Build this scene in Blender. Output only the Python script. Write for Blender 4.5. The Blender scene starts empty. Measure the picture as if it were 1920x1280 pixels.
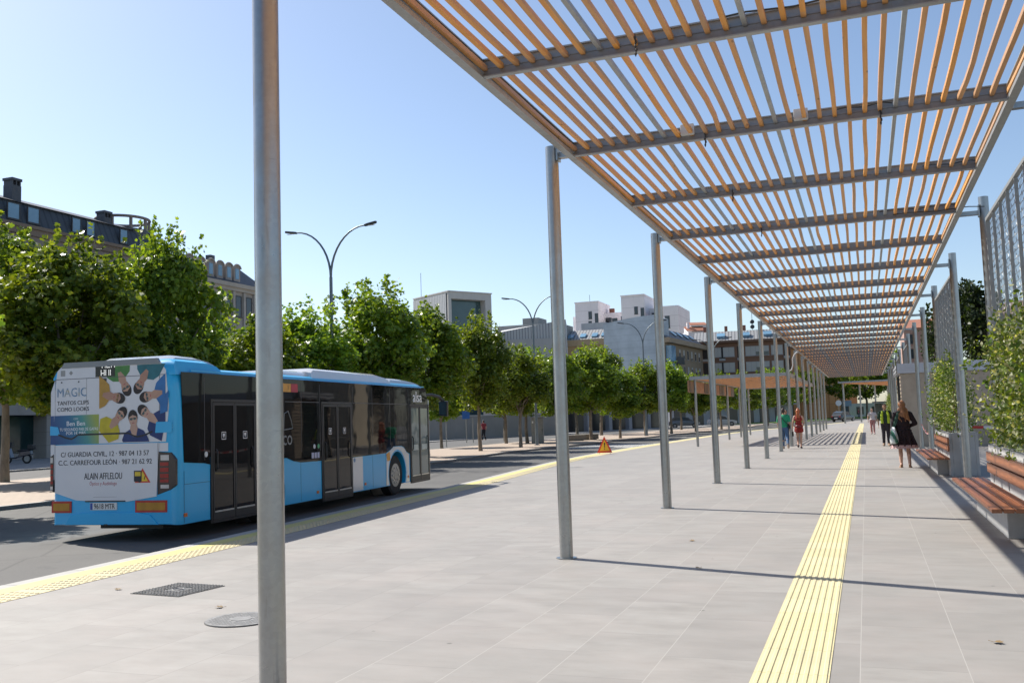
import bpy, bmesh, math, random
import numpy as np
from mathutils import Vector, Matrix
R = math.radians
SC = bpy.context.scene
COL = SC.collection
# ------------------------------------------------------------------ camera
H, FPX = 1.6, 1791.68
YAW, PIT, ROL = -0.3514, 0.0830, -0.0327
_f = Vector((math.sin(YAW) * math.cos(PIT), math.cos(YAW) * math.cos(PIT), math.sin(PIT)))
_r0 = Vector((math.cos(YAW), -math.sin(YAW), 0)); _u0 = _r0.cross(_f)
_r = math.cos(ROL) * _r0 + math.sin(ROL) * _u0
_u = -math.sin(ROL) * _r0 + math.cos(ROL) * _u0
cam = bpy.data.objects.new('camera', bpy.data.cameras.new('camera')); COL.objects.link(cam)
M = Matrix((_r, _u, -_f)).transposed().to_4x4(); M.translation = (0, 0, H)
cam.matrix_world = M
cam.data.sensor_width = 36; cam.data.lens = FPX / 1920 * 36
cam.data.clip_start = .05; cam.data.clip_end = 3000
SC.camera = cam

def at(px, py, Y):                      # the point at forward distance Y behind a spot of the photograph (used to survey the far buildings)
    d = (px - 960) / FPX * _r - (py - 640) / FPX * _u + _f
    return Vector((0, 0, H)) + d * (Y / d.y)
# ------------------------------------------------------------------ sky, sun, exposure
SUN_EL, SUN_AZ = R(44.9), R(-70.4)      # azimuth clockwise from +Y
w = bpy.data.worlds.new('World'); SC.world = w; w.use_nodes = True
nt = w.node_tree; bg = nt.nodes['Background']
sky = nt.nodes.new('ShaderNodeTexSky'); sky.sky_type = 'NISHITA'; sky.sun_disc = False
sky.sun_elevation = SUN_EL; sky.sun_rotation = SUN_AZ % (2 * math.pi)
sky.altitude = 800; sky.air_density = 1.0; sky.dust_density = 1.6; sky.ozone_density = 1.3
nt.links.new(sky.outputs[0], bg.inputs[0]); bg.inputs[1].default_value = 0.107
sd = bpy.data.lights.new('sun', 'SUN'); sd.energy = 5.0; sd.angle = R(.53); sd.color = (1, .95, .87)
sun = bpy.data.objects.new('sun', sd); COL.objects.link(sun)
_s = Vector((math.sin(SUN_AZ) * math.cos(SUN_EL), math.cos(SUN_AZ) * math.cos(SUN_EL), math.sin(SUN_EL)))
sun.rotation_euler = _s.to_track_quat('Z', 'Y').to_euler(); sun.location = (-20, 10, 40)
SC.view_settings.view_transform = 'Standard'; SC.view_settings.look = 'None'
SC.view_settings.exposure = 0.62; SC.view_settings.gamma = 1
SC.cycles.max_bounces = 6; SC.cycles.transparent_max_bounces = 8
SC.cycles.use_denoising = True
# ------------------------------------------------------------------ helpers
class MB:
    """Collects shapes and links them as ONE mesh object."""
    def __init__(s, Mx=None): s.v = []; s.f = []; s.m = []; s.M = Mx; s.mi = 0
    def add(s, vs, fs, m=None):
        n = len(s.v); m = s.mi if m is None else m
        for p in vs:
            p = Vector(p); s.v.append(tuple(s.M @ p) if s.M else tuple(p))
        for f in fs: s.f.append(tuple(i + n for i in f)); s.m.append(m)
    def box(s, x0, x1, y0, y1, z0, z1, m=None):
        s.add([(x0, y0, z0), (x1, y0, z0), (x1, y1, z0), (x0, y1, z0), (x0, y0, z1), (x1, y0, z1), (x1, y1, z1), (x0, y1, z1)],
              [(0, 3, 2, 1), (4, 5, 6, 7), (0, 1, 5, 4), (1, 2, 6, 5), (2, 3, 7, 6), (3, 0, 4, 7)], m)
    def prism(s, poly, d, ax, m=None):
        """poly: 3-D ring of points, swept by the vector d."""
        n = len(poly); d = Vector(d); a = [Vector(p) for p in poly]; b = [p + d for p in a]
        s.add(a + b, [tuple(range(n))[::-1], tuple(range(n, 2 * n))] + [(i, (i + 1) % n, n + (i + 1) % n, n + i) for i in range(n)], m)
    def face(s, poly, m=None): s.add(poly, [tuple(range(len(poly)))], m)
    def tube(s, pts, rad, n=10, cap=True, m=None, sx=1.0):
        pts = [Vector(p) for p in pts]
        if not hasattr(rad, '__len__'): rad = [rad] * len(pts)
        vs = []; fs = []; ref = None
        for i, p in enumerate(pts):
            t = (pts[min(i + 1, len(pts) - 1)] - pts[max(i - 1, 0)]).normalized()
            if ref is None: ref = Vector((1, 0, 0)) if abs(t.x) < .8 else Vector((0, 1, 0))
            a = (ref - t * ref.dot(t)).normalized(); b = t.cross(a); ref = a
            for k in range(n):
                q = 2 * math.pi * k / n
                vs.append(p + (a * math.cos(q) * sx + b * math.sin(q)) * rad[i])
        for i in range(len(pts) - 1):
            for k in range(n):
                fs.append((i * n + k, i * n + (k + 1) % n, (i + 1) * n + (k + 1) % n, (i + 1) * n + k))
        if cap:
            fs.append(tuple(range(n))[::-1]); fs.append(tuple((len(pts) - 1) * n + k for k in range(n)))
        s.add(vs, fs, m)
    def disc(s, c, r, nrm, n=24, th=.01, m=None, r2=None):
        nrm = Vector(nrm).normalized(); s.tube([Vector(c), Vector(c) + nrm * th], [r, r if r2 is None else r2], n, True, m)
    def ell(s, c, r, n=12, m=None, rot=None):
        c = Vector(c); vs = []; fs = []; k = n // 2
        for i in range(k + 1):
            t = math.pi * i / k
            for j in range(n):
                q = 2 * math.pi * j / n
                p = Vector((r[0] * math.sin(t) * math.cos(q), r[1] * math.sin(t) * math.sin(q), r[2] * math.cos(t)))
                vs.append(c + (rot @ p if rot else p))
        for i in range(k):
            for j in range(n):
                fs.append((i * n + j, (i + 1) * n + j, (i + 1) * n + (j + 1) % n, i * n + (j + 1) % n))
        s.add(vs, fs, m)
    def cap(s, p0, r0, p1, r1, n=10):
        p0 = Vector(p0); p1 = Vector(p1)
        s.ell(p0, (r0,) * 3, n); s.ell(p1, (r1,) * 3, n); s.tube([p0, p1], [r0 * .985, r1 * .985], n)
    def text(s, body, size, o, xd, zd, m=None, align='LEFT', th=0.0, bold=0.0, sx=1.0):
        c = bpy.data.curves.new('lettering', 'FONT'); c.body = body; c.size = size; c.align_x = align
        c.resolution_u = 3
        ob = bpy.data.objects.new('lettering', c); COL.objects.link(ob)
        dg = bpy.context.evaluated_depsgraph_get(); me = ob.evaluated_get(dg).to_mesh()
        o = Vector(o); xd = Vector(xd); zd = Vector(zd); nd = xd.cross(zd)
        cs = [(0, 0)] if bold <= 0 else [(-bold, 0), (0, .0002), (bold, .0004)]
        for dx, dn in cs:
            s.add([o + xd * (v.co.x * sx + dx * size) + zd * v.co.y + nd * dn for v in me.vertices], [tuple(p.vertices) for p in me.polygons], m)
        ob.evaluated_get(dg).to_mesh_clear(); bpy.data.objects.remove(ob); bpy.data.curves.remove(c)
    def mesh(s, name, mats, smooth=None):
        me = bpy.data.meshes.new(name); me.from_pydata(s.v, [], s.f)
        for x in (mats if isinstance(mats, (list, tuple)) else [mats]): me.materials.append(x)
        if any(s.m): me.polygons.foreach_set('material_index', s.m)
        if smooth:
            me.polygons.foreach_set('use_smooth', [True] * len(s.f)); me.update()
            me.set_sharp_from_angle(angle=R(smooth))
        me.update(); return me
    def build(s, name, mats, parent=None, smooth=None, bevel=None, label=None, kind=None, loc=None):
        o = bpy.data.objects.new(name, s.mesh(name, mats, smooth)); COL.objects.link(o)
        if parent: o.parent = parent
        if loc: o.location = loc
        if bevel:
            b = o.modifiers.new('bevel', 'BEVEL'); b.width = bevel; b.segments = 2; b.limit_method = 'ANGLE'; b.angle_limit = R(35)
        if label: o['label'] = label
        if kind: o['kind'] = kind
        return o
def link_mesh(name, me, parent=None, label=None):
    o = bpy.data.objects.new(name, me); COL.objects.link(o)
    if parent: o.parent = parent
    if label: o['label'] = label
    return o
def tag(o, label, cat, group=None, kind=None):
    o['label'] = label; o['category'] = cat
    if group: o['group'] = group
    if kind: o['kind'] = kind
    return o
def thing(name, label, cat, loc=(0, 0, 0), rz=0, group=None, sc=None):
    o = bpy.data.objects.new(name, None); COL.objects.link(o); o.empty_display_size = .2
    o.location = loc; o.rotation_euler = (0, 0, rz)
    if sc: o.scale = sc
    return tag(o, label, cat, group)
def copy_tree(o, parent=None):
    kids = [c for c in bpy.data.objects if c.parent == o]
    c = o.copy(); COL.objects.link(c); c.parent = parent
    for k in kids: copy_tree(k, c)
    return c
def dup(root, loc, rz, label, sc=None):
    c = copy_tree(root); c.location = loc; c.rotation_euler = (0, 0, rz); c['label'] = label
    if sc: c.scale = sc
    return c
def structure(name, mb, mats, **k): return mb.build(name, mats, kind='structure', **k)

# ------------------------------------------------------------------ materials
class NT:
    def __init__(s, name):
        s.m = bpy.data.materials.new(name); s.m.use_nodes = True; s.t = s.m.node_tree
        s.b = s.t.nodes['Principled BSDF']; s.out = s.t.nodes['Material Output']
    def n(s, t, **k):
        x = s.t.nodes.new('ShaderNode' + t)
        for a, b in k.items(): setattr(x, a, b)
        return x
    def l(s, a, b): s.t.links.new(a, b)
    def math(s, op, a, b=None, c=None):
        x = s.n('Math', operation=op)
        for i, v in enumerate((a, b, c)):
            if v is None: continue
            if isinstance(v, (int, float)): x.inputs[i].default_value = v
            else: s.l(v, x.inputs[i])
        return x.outputs[0]
    def mix(s, fac, a, b, mode='MIX'):
        x = s.n('Mix', data_type='RGBA', blend_type=mode)
        for sock, v in ((x.inputs[0], fac), (x.inputs[6], a), (x.inputs[7], b)):
            if isinstance(v, (int, float)): sock.default_value = v
            elif isinstance(v, tuple): sock.default_value = (*v, 1)
            else: s.l(v, sock)
        return x.outputs[2]
    def noise(s, scale, detail=4, vec=None, rough=.55):
        x = s.n('TexNoise'); x.inputs['Scale'].default_value = scale; x.inputs['Detail'].default_value = detail
        x.inputs['Roughness'].default_value = rough
        if vec is not None: s.l(vec, x.inputs['Vector'])
        return x.outputs['Fac']
    def ramp(s, fac, stops):
        x = s.n('ValToRGB'); e = x.color_ramp.elements
        while len(e) < len(stops): e.new(.5)
        for i, (p, c) in enumerate(stops): e[i].position = p; e[i].color = (*c, 1) if len(c) == 3 else c
        s.l(fac, x.inputs[0]); return x.outputs[0]
    def mapping(s, scale, src='Object'):
        c = s.n('TexCoord'); mp = s.n('Mapping'); mp.inputs['Scale'].default_value = scale
        s.l(c.outputs[src], mp.inputs[0]); return mp.outputs[0]
    def bump(s, h, strength=.2, dist=.02):
        x = s.n('Bump'); x.inputs['Strength'].default_value = strength; x.inputs['Distance'].default_value = dist
        s.l(h, x.inputs['Height']); s.l(x.outputs[0], s.b.inputs['Normal'])
    def set(s, col=None, rough=.6, metal=0, spec=.5):
        if col is not None:
            if isinstance(col, tuple): s.b.inputs['Base Color'].default_value = (*col, 1)
            else: s.l(col, s.b.inputs['Base Color'])
        if isinstance(rough, (int, float)): s.b.inputs['Roughness'].default_value = rough
        else: s.l(rough, s.b.inputs['Roughness'])
        s.b.inputs['Metallic'].default_value = metal; s.b.inputs['Specular IOR Level'].default_value = spec
        return s.m
_cache = {}
def mat(name, col, rough=.6, metal=0, var=.15, scale=6, bump=0, spec=.5, stretch=(1, 1, 1)):
    if name in _cache: return _cache[name]
    t = NT(name); v = t.mapping(stretch); f = t.noise(scale, 5, v)
    a = tuple(c * (1 - var) for c in col); b = tuple(min(1, c * (1 + var)) for c in col)
    c = t.mix(t.ramp(f, [(.3, (0, 0, 0)), (.7, (1, 1, 1))]), a, b)
    if bump: t.bump(f, bump)
    _cache[name] = t.set(c, rough, metal, spec); return _cache[name]

def galvanised(name, base=(.37, .38, .385), metal=.95, rough=.30):
    t = NT(name); v = t.mapping((1, 1, 1))
    sp = t.n('TexVoronoi'); sp.inputs['Scale'].default_value = 38; t.l(v, sp.inputs['Vector'])
    f = t.noise(5, 6, v); g = t.noise(22, 4, t.mapping((1, 1, .12)))
    c = t.mix(t.math('MULTIPLY', sp.outputs['Color'], .35), tuple(x * .86 for x in base), tuple(min(1, x * 1.15) for x in base))
    c = t.mix(t.ramp(f, [(.45, (0, 0, 0)), (.75, (.5, .5, .5))]), c, (.30, .28, .25))
    c = t.mix(t.ramp(g, [(.62, (0, 0, 0)), (.72, (.45, .45, .45))]), c, (.22, .21, .20))
    sc_ = t.noise(3.0, 5, t.mapping((.6, .6, 16)), .7)          # dark scuff rings round the tube
    c = t.mix(t.ramp(sc_, [(.66, (0, 0, 0)), (.70, (.55, .55, .55))]), c, (.10, .095, .09))
    t.bump(f, .06)
    r = t.math('ADD', t.math('MULTIPLY', f, .25), rough - .1)
    return t.set(c, r, metal)
GALV = galvanised('galvanised_steel')
GALV_BEAM = galvanised('galvanised_beam', (.38, .40, .41), .6, .5)
DARK_STEEL = mat('dark_steel', (.05, .055, .06), .45, .4)

def wood(name, a, b, c, axis=(14, .6, 14), rough=.5, knots=True):
    t = NT(name); v = t.mapping(axis)
    f = t.noise(2.2, 6, v, .6)
    col = t.ramp(f, [(.25, a), (.5, b), (.75, c)])
    if knots:
        k = t.n('TexVoronoi'); k.inputs['Scale'].default_value = 1.0
        t.l(t.mapping((9, 3.2, 9)), k.inputs['Vector'])
        col = t.mix(t.ramp(k.outputs['Distance'], [(.05, (1, 1, 1)), (.13, (0, 0, 0))]), col, tuple(x * .42 for x in a))
        big = t.noise(1.7, 2, t.mapping((5.5, .25, .2)))
        col = t.mix(t.ramp(big, [(.35, (.0, .0, .0)), (.7, (.55, .55, .55))]), col, tuple(x * .72 for x in b))
    if knots:                              # each slat has its own tone
        gp = t.n('NewGeometry'); sp = t.n('SeparateXYZ'); t.l(gp.outputs['Position'], sp.inputs[0]); cb = t.n('CombineXYZ')
        t.l(t.math('ROUND', t.math('DIVIDE', t.math('ADD', sp.outputs[0], .745), .1535)), cb.inputs[0]); t.l(t.math('FLOOR', t.math('DIVIDE', t.math('ADD', sp.outputs[1], 1.27), 3)), cb.inputs[1])
        wn = t.n('TexWhiteNoise', noise_dimensions='2D'); t.l(cb.outputs[0], wn.inputs[0])
        hs = t.n('HueSaturation'); t.l(col, hs.inputs['Color']); t.l(t.math('ADD', .74, t.math('MULTIPLY', wn.outputs[0], .42)), hs.inputs['Value']); t.l(t.math('ADD', .8, t.math('MULTIPLY', wn.outputs[0], .25)), hs.inputs['Saturation']); col = hs.outputs[0]
    t.bump(f, .1); return t.set(col, rough)
SLAT_WOOD = wood('pine_slat', (.50, .215, .045), (.65, .305, .075), (.72, .37, .105))
BENCH_WOOD = wood('bench_hardwood', (.17, .058, .022), (.27, .095, .038), (.36, .14, .06), (20, 1.2, 20), .42, False)

# pavement: large grey porcelain tiles, joints, faint streaks
def pavement():
    t = NT('platform_tile'); g = t.n('NewGeometry'); sp = t.n('SeparateXYZ'); t.l(g.outputs['Position'], sp.inputs[0])
    x, y = sp.outputs[0], sp.outputs[1]
    ux = t.math('DIVIDE', t.math('ADD', x, .75 + 62), .62); ix = t.math('FLOOR', ux); fx = t.math('FRACT', ux)
    uy = t.math('DIVIDE', t.math('ADD', y, 79.0), 1.23)
    half = t.math('MULTIPLY', t.math('MODULO', ix, 2), .5)
    uy = t.math('ADD', uy, half); iy = t.math('FLOOR', uy); fy = t.math('FRACT', uy)
    jx = t.math('LESS_THAN', fx, .0085); jy = t.math('LESS_THAN', fy, .0035)
    cb = t.n('CombineXYZ'); t.l(ix, cb.inputs[0]); t.l(iy, cb.inputs[1])
    wn = t.n('TexWhiteNoise', noise_dimensions='2D'); t.l(cb.outputs[0], wn.inputs[0])
    mp = t.n('Mapping'); mp.inputs['Scale'].default_value = (.75, 1.5, 1); t.l(g.outputs['Position'], mp.inputs[0])
    off = t.n('VectorMath', operation='ADD'); t.l(mp.outputs[0], off.inputs[0])
    sc = t.n('VectorMath', operation='SCALE'); t.l(cb.outputs[0], sc.inputs[0]); sc.inputs['Scale'].default_value = 3.7
    t.l(sc.outputs[0], off.inputs[1])
    f = t.noise(2.4, 6, off.outputs[0], .6)
    c = t.ramp(f, [(.26, (.240, .227, .208)), (.5, (.290, .276, .254)), (.76, (.335, .321, .299))])
    c = t.mix(t.math('MULTIPLY', wn.outputs[0], .5), c, (.235, .222, .206))
    warm = t.noise(.9, 3, g.outputs['Position'])
    c = t.mix(t.ramp(warm, [(.45, (0, 0, 0)), (.8, (.35, .35, .35))]), c, (.365, .318, .29))
    dirt = t.noise(55, 2, g.outputs['Position'])
    c = t.mix(t.ramp(dirt, [(.69, (0, 0, 0)), (.76, (.55, .55, .55))]), c, (.17, .155, .14))
    # stains: irregular darker patches
    st = t.noise(.33, 5, g.outputs['Position'], .65)
    c = t.mix(t.ramp(st, [(.53, (0, 0, 0)), (.66, (.38, .38, .38))]), c, (.225, .21, .20))
    gum = t.n('TexVoronoi'); gum.inputs['Scale'].default_value = 1.15; t.l(g.outputs['Position'], gum.inputs['Vector'])
    c = t.mix(t.ramp(gum.outputs['Distance'], [(.018, (.75, .75, .75)), (.03, (0, 0, 0))]), c, (.12, .11, .10))
    c = t.mix(jy, c, (.185, .175, .165)); 
    pale = t.math('GREATER_THAN', x, -3.3)
    c = t.mix(jx, c, t.mix(pale, (.22, .206, .19), (.375, .357, .33)))
    t.bump(t.math('SUBTRACT', 1, t.math('MAXIMUM', jx, jy)), .12, .004)
    return t.set(c, .62, spec=.35)
TILE = pavement()
def yellow(name, base, dots=False):
    t = NT(name); g = t.n('NewGeometry'); f = t.noise(7, 5, g.outputs['Position']); f2 = t.noise(60, 2, g.outputs['Position'])
    c = t.mix(f, tuple(x * .9 for x in base), tuple(min(1, x * 1.08) for x in base))
    c = t.mix(t.ramp(f2, [(.62, (0, 0, 0)), (.72, (.4, .4, .4))]), c, (.35, .3, .15))
    c = t.mix(t.ramp(t.noise(1.3, 5, g.outputs['Position'], .65), [(.48, (0, 0, 0)), (.7, (.5, .5, .5))]), c, (.40, .36, .23))
    return t.set(c, .6)
YEL = yellow('tactile_yellow', (.62, .54, .26)); YEL2 = yellow('edge_yellow', (.60, .54, .19)); YEL3 = yellow('edge_dots', (.55, .47, .27))
def kerbstone():
    t = NT('kerb_stone'); g = t.n('NewGeometry'); sp = t.n('SeparateXYZ'); t.l(g.outputs['Position'], sp.inputs[0]); f = t.noise(5, 5, g.outputs['Position'])
    c = t.mix(f, (.33, .32, .30), (.45, .44, .415)); u = t.math('DIVIDE', sp.outputs[1], 1.0)
    wn = t.n('TexWhiteNoise', noise_dimensions='1D'); t.l(t.math('FLOOR', u), wn.inputs['W']); c = t.mix(t.math('MULTIPLY', wn.outputs[0], .35), c, (.30, .29, .27))
    c = t.mix(t.math('LESS_THAN', t.math('FRACT', u), .015), c, (.13, .125, .12)); return t.set(c, .75)
KERB = kerbstone()
def asphalt():
    t = NT('asphalt'); g = t.n('NewGeometry'); a = t.noise(140, 3, g.outputs['Position']); b = t.noise(.6, 5, g.outputs['Position'])
    c = t.ramp(a, [(.3, (.06, .06, .06)), (.55, (.115, .112, .107)), (.75, (.22, .215, .205))])
    c = t.mix(t.ramp(b, [(.4, (0, 0, 0)), (.75, (.5, .5, .5))]), c, (.15, .145, .135))
    v = t.n('TexVoronoi', feature='DISTANCE_TO_EDGE'); v.inputs['Scale'].default_value = .22; t.l(g.outputs['Position'], v.inputs['Vector'])
    c = t.mix(t.ramp(v.outputs['Distance'], [(.003, (.35, .35, .35)), (.006, (0, 0, 0))]), c, (.03, .03, .03))
    oil = t.noise(1.6, 4, g.outputs['Position'], .6); c = t.mix(t.ramp(oil, [(.6, (0, 0, 0)), (.72, (.6, .6, .6))]), c, (.05, .05, .05))
    t.bump(a, .25, .006); return t.set(c, .8, spec=.3)
ASPH = asphalt()
def paving(name, a, b, sc):
    t = NT(name); g = t.n('NewGeometry')
    br = t.n('TexBrick'); br.inputs['Scale'].default_value = sc; br.inputs['Color1'].default_value = (*a, 1); br.inputs['Color2'].default_value = (*b, 1)
    br.inputs['Mortar'].default_value = (*[x * .6 for x in a], 1); br.inputs['Mortar Size'].default_value = .012
    t.l(g.outputs['Position'], br.inputs['Vector']); f = t.noise(.8, 5, g.outputs['Position'])
    c = t.mix(t.ramp(f, [(.35, (0, 0, 0)), (.8, (.5, .5, .5))]), br.outputs['Color'], tuple(x * .7 for x in a)); return t.set(c, .8)
PAVE_TAN = paving('median_paving', (.43, .34, .27), (.38, .31, .25), 1.6)
PAVE_GREY = paving('far_paving', (.30, .29, .275), (.34, .325, .30), 1.1)
WHITE_PAINT = mat('road_paint', (.62, .62, .6), .7, var=.2, scale=14)
# ------------------------------------------------------------------ the setting
def smooth_line(pts, step=1.5):
    P = [Vector((*p, 0)) for p in pts]; out = []
    for i in range(len(P) - 1):
        p0 = P[max(i - 1, 0)]; p1 = P[i]; p2 = P[i + 1]; p3 = P[min(i + 2, len(P) - 1)]
        n = max(2, int((p2 - p1).length / step))
        for k in range(n):
            t = k / n
            out.append(.5 * ((2 * p1) + (p2 - p0) * t + (2 * p0 - 5 * p1 + 4 * p2 - p3) * t * t + (3 * p1 - p0 - 3 * p2 + p3) * t ** 3))
    return out + [P[-1]]
def offset(line, d):                     # d > 0: to the right of travel
    out = []
    for i, p in enumerate(line):
        t = (line[min(i + 1, len(line) - 1)] - line[max(i - 1, 0)]).normalized()
        out.append(p + Vector((t.y, -t.x, 0)) * d)
    return out
def ribbon(mb, line, a, b, z, th=None, m=None):
    A, B = offset(line, a), offset(line, b); n = len(A)
    up = lambda L, zz: [(p.x, p.y, zz) for p in L]
    if th is None:
        mb.add(up(A, z) + up(B, z), [(i, n + i, n + i + 1, i + 1) for i in range(n - 1)], m)
    else:
        mb.add(up(A, z) + up(B, z) + up(A, z - th) + up(B, z - th),
               [(i, n + i, n + i + 1, i + 1) for i in range(n - 1)] + [(i, i + 1, 2 * n + i + 1, 2 * n + i) for i in range(n - 1)] +
               [(n + i + 1, n + i, 3 * n + i, 3 * n + i + 1) for i in range(n - 1)], m)
def slab(ring, z, th):
    bm = bmesh.new(); vs = [bm.verts.new((p[0], p[1], z)) for p in ring]; f = bm.faces.new(vs)
    bm.normal_update()
    if f.normal.z < 0: f.normal_flip()
    bmesh.ops.triangulate(bm, faces=[f]); mb = MB()
    bm.verts.index_update()
    mb.add([v.co for v in bm.verts], [tuple(v.index for v in g.verts) for g in bm.faces])
    n = len(ring); mb.add([(p[0], p[1], z) for p in ring] + [(p[0], p[1], z - th) for p in ring], [(i, (i + 1) % n, n + (i + 1) % n, n + i) for i in range(n)])
    bm.free(); return mb
KL = smooth_line([(-8.0, -14), (-8.75, 4), (-9.05, 10), (-9.55, 16), (-10.2, 24), (-11.3, 34), (-11.8, 42.5), (-11.85, 50), (-11.75, 58), (-11.4, 75), (-10.4, 90),
                  (-8.9, 99.8), (-6.9, 111), (-4.1, 127), (-1.8, 147), (1.4, 170), (6, 184), (40, 192)])
ML = smooth_line([(-18.5, -14), (-19.3, 8), (-19.3, 18), (-18.2, 28), (-17.3, 36.6), (-17.5, 41), (-18.0, 47), (-17.75, 55), (-17.3, 60.7), (-17.1, 68.7), (-16.2, 80), (-14.9, 97),
                  (-12.4, 108), (-8.9, 128), (-8.2, 150), (-7.8, 168), (-4.5, 187), (2, 198), (40, 204)])
BL = smooth_line([(-31, -14), (-30.6, 30), (-27, 48), (-25.8, 60), (-25.5, 75), (-24.5, 90), (-22.5, 105), (-18.5, 122), (-15, 140), (-14, 160)])
g = MB(); g.face([(-900, -200, -.17), (900, -200, -.17), (900, 1800, -.17), (-900, 1800, -.17)]); structure('ground', g, PAVE_GREY)
g = MB(); g.face([(-40, -30, -.115), (60, -30, -.115), (60, 215, -.115), (-40, 215, -.115)]); structure('road', g, ASPH)
g = slab([tuple(p)[:2] for p in offset(KL, .2)] + [(40, -14)], 0.0, .17); structure('platform_pavement', g, TILE)
g = MB(); ribbon(g, KL, 0, .2, .004, .17); structure('kerb', g, KERB)
g = MB(); ribbon(g, KL[:95], .2, .47, .004); structure('edge_marking', g, YEL2)
g = MB(); ribbon(g, KL[:95], .475, .88, .004)
for i in range(0, 34):                    # raised bars of the warning strip, nearest stretch
    a, b = KL[i], KL[i + 1]; t = (b - a); L = t.length; t = t / L; nrm = Vector((t.y, -t.x, 0))
    for k in range(int(L / .12)):
        c = a + t * (.06 + k * .12)
        for j in range(6):
            q = c + nrm * (.51 + j * .066)
            g.add([(q + t * .035 + Vector((0, 0, .004)))[:], (q + nrm * .03 + Vector((0, 0, .004)))[:], (q - t * .035 + Vector((0, 0, .004)))[:], (q - nrm * .03 + Vector((0, 0, .004)))[:],
                   (q + t * .02 + Vector((0, 0, .011)))[:], (q + nrm * .018 + Vector((0, 0, .011)))[:], (q - t * .02 + Vector((0, 0, .011)))[:], (q - nrm * .018 + Vector((0, 0, .011)))[:]],
                  [(4, 7, 6, 5), (0, 4, 5, 1), (1, 5, 6, 2), (2, 6, 7, 3), (3, 7, 4, 0)])
structure('warning_strip', g, YEL3)
def strip_mat():
    t = NT('tactile_strip'); gg = t.n('NewGeometry'); sp = t.n('SeparateXYZ'); t.l(gg.outputs['Position'], sp.inputs[0])
    fy = t.math('FRACT', t.math('DIVIDE', sp.outputs[1], .62)); iy = t.math('FLOOR', t.math('DIVIDE', sp.outputs[1], .62))
    wn = t.n('TexWhiteNoise', noise_dimensions='1D'); t.l(iy, wn.inputs['W'])
    f = t.noise(9, 5, gg.outputs['Position'])
    c = t.mix(f, (.55, .475, .25), (.64, .565, .32)); c = t.mix(t.math('MULTIPLY', wn.outputs[0], .35), c, (.66, .60, .40))
    c = t.mix(t.ramp(t.noise(1.4, 6, gg.outputs['Position'], .65), [(.45, (0, 0, 0)), (.72, (.55, .55, .55))]), c, (.43, .385, .25))
    d = t.noise(60, 3, gg.outputs['Position']); c = t.mix(t.ramp(d, [(.64, (0, 0, 0)), (.72, (.5, .5, .5))]), c, (.34, .28, .14))
    c = t.mix(t.math('LESS_THAN', fy, .012), c, (.40, .33, .14)); return t.set(c, .6)
STRIP = strip_mat()
g = MB(); g.face([(-.75, -6, .004), (-.30, -6, .004), (-.30, 118, .004), (-.75, 118, .004)])
for k in range(8):
    x = -.722 + k * .0555; a, b = x - .008, x + .008 + .016
    g.add([(a, -6, .004), (b, -6, .004), (b - .006, -6, .010), (a + .006, -6, .010), (a, 118, .004), (b, 118, .004), (b - .006, 118, .010), (a + .006, 118, .010)],
          [(0, 3, 7, 4), (3, 2, 6, 7), (2, 1, 5, 6), (0, 1, 2, 3)])
structure('tactile_path', g, STRIP)
g = slab([tuple(p)[:2] for p in ML[:74]] + [tuple(p)[:2] for p in BL[::-1]], -.02, .15); structure('median_island', g, PAVE_TAN)
g = MB(); ribbon(g, ML[:74], -.16, .0, -.014, .16); ribbon(g, BL, 0, .16, -.014, .16); structure('median_kerb', g, KERB)
g = slab([(-40, -30), (-40, 60), (-37, 90), (-31, 110), (-22, 135), (-20, 215), (-200, 215), (-200, -30)], -.03, .13); structure('far_pavement', g, PAVE_GREY)
# zebra crossing and lane lines on the road
g = MB()
for k in range(7):
    y = 54 + k * 1.0
    g.face([(-16.8, y, -.11), (-12.6, y - .1, -.11), (-12.6, y + .4, -.11), (-16.8, y + .5, -.11)])
for k in range(12):
    y = 70 + k * 5; i = min(range(len(ML)), key=lambda q: abs(ML[q].y - y)); x = ML[i].x + 2.9
    g.face([(x, y, -.11), (x + .12, y, -.11), (x + .2, y + 2, -.11), (x + .08, y + 2, -.11)])
structure('road_marking', g, WHITE_PAINT)
# lawn beyond the bend
def grassmat():
    t = NT('lawn_grass'); gg = t.n('NewGeometry'); f = t.noise(3, 6, gg.outputs['Position']); f2 = t.noise(.25, 3, gg.outputs['Position'])
    c = t.mix(f, (.07, .15, .02), (.17, .27, .05)); c = t.mix(t.ramp(f2, [(.4, (0, 0, 0)), (.7, (.6, .6, .6))]), c, (.22, .28, .08)); t.bump(f, .5, .05); return t.set(c, .9)
rg = random.Random(3)
g = slab([(-50, 158), (-9.5, 158), (-8.6, 170), (-5.2, 189), (2, 200), (40, 206), (40, 245), (-50, 245)], -.01, .15)
for k in range(6000):
    x = rg.uniform(-30, 30); y = rg.uniform(160, 236)
    if x > -9.5 and y < 190 + max(0, (x + 5) * .9): continue
    h = rg.uniform(.05, .12); a = rg.uniform(0, 6.3); dx, dy = math.cos(a) * .06, math.sin(a) * .06
    g.add([(x - dx, y - dy, -.01), (x + dx, y + dy, -.01), (x + dy * .5, y - dx * .5, h)], [(0, 1, 2)])
o = g.build('grass', grassmat()); tag(o, 'strip of mown green grass beyond the bend of the road', 'grass', kind='stuff')

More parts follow.
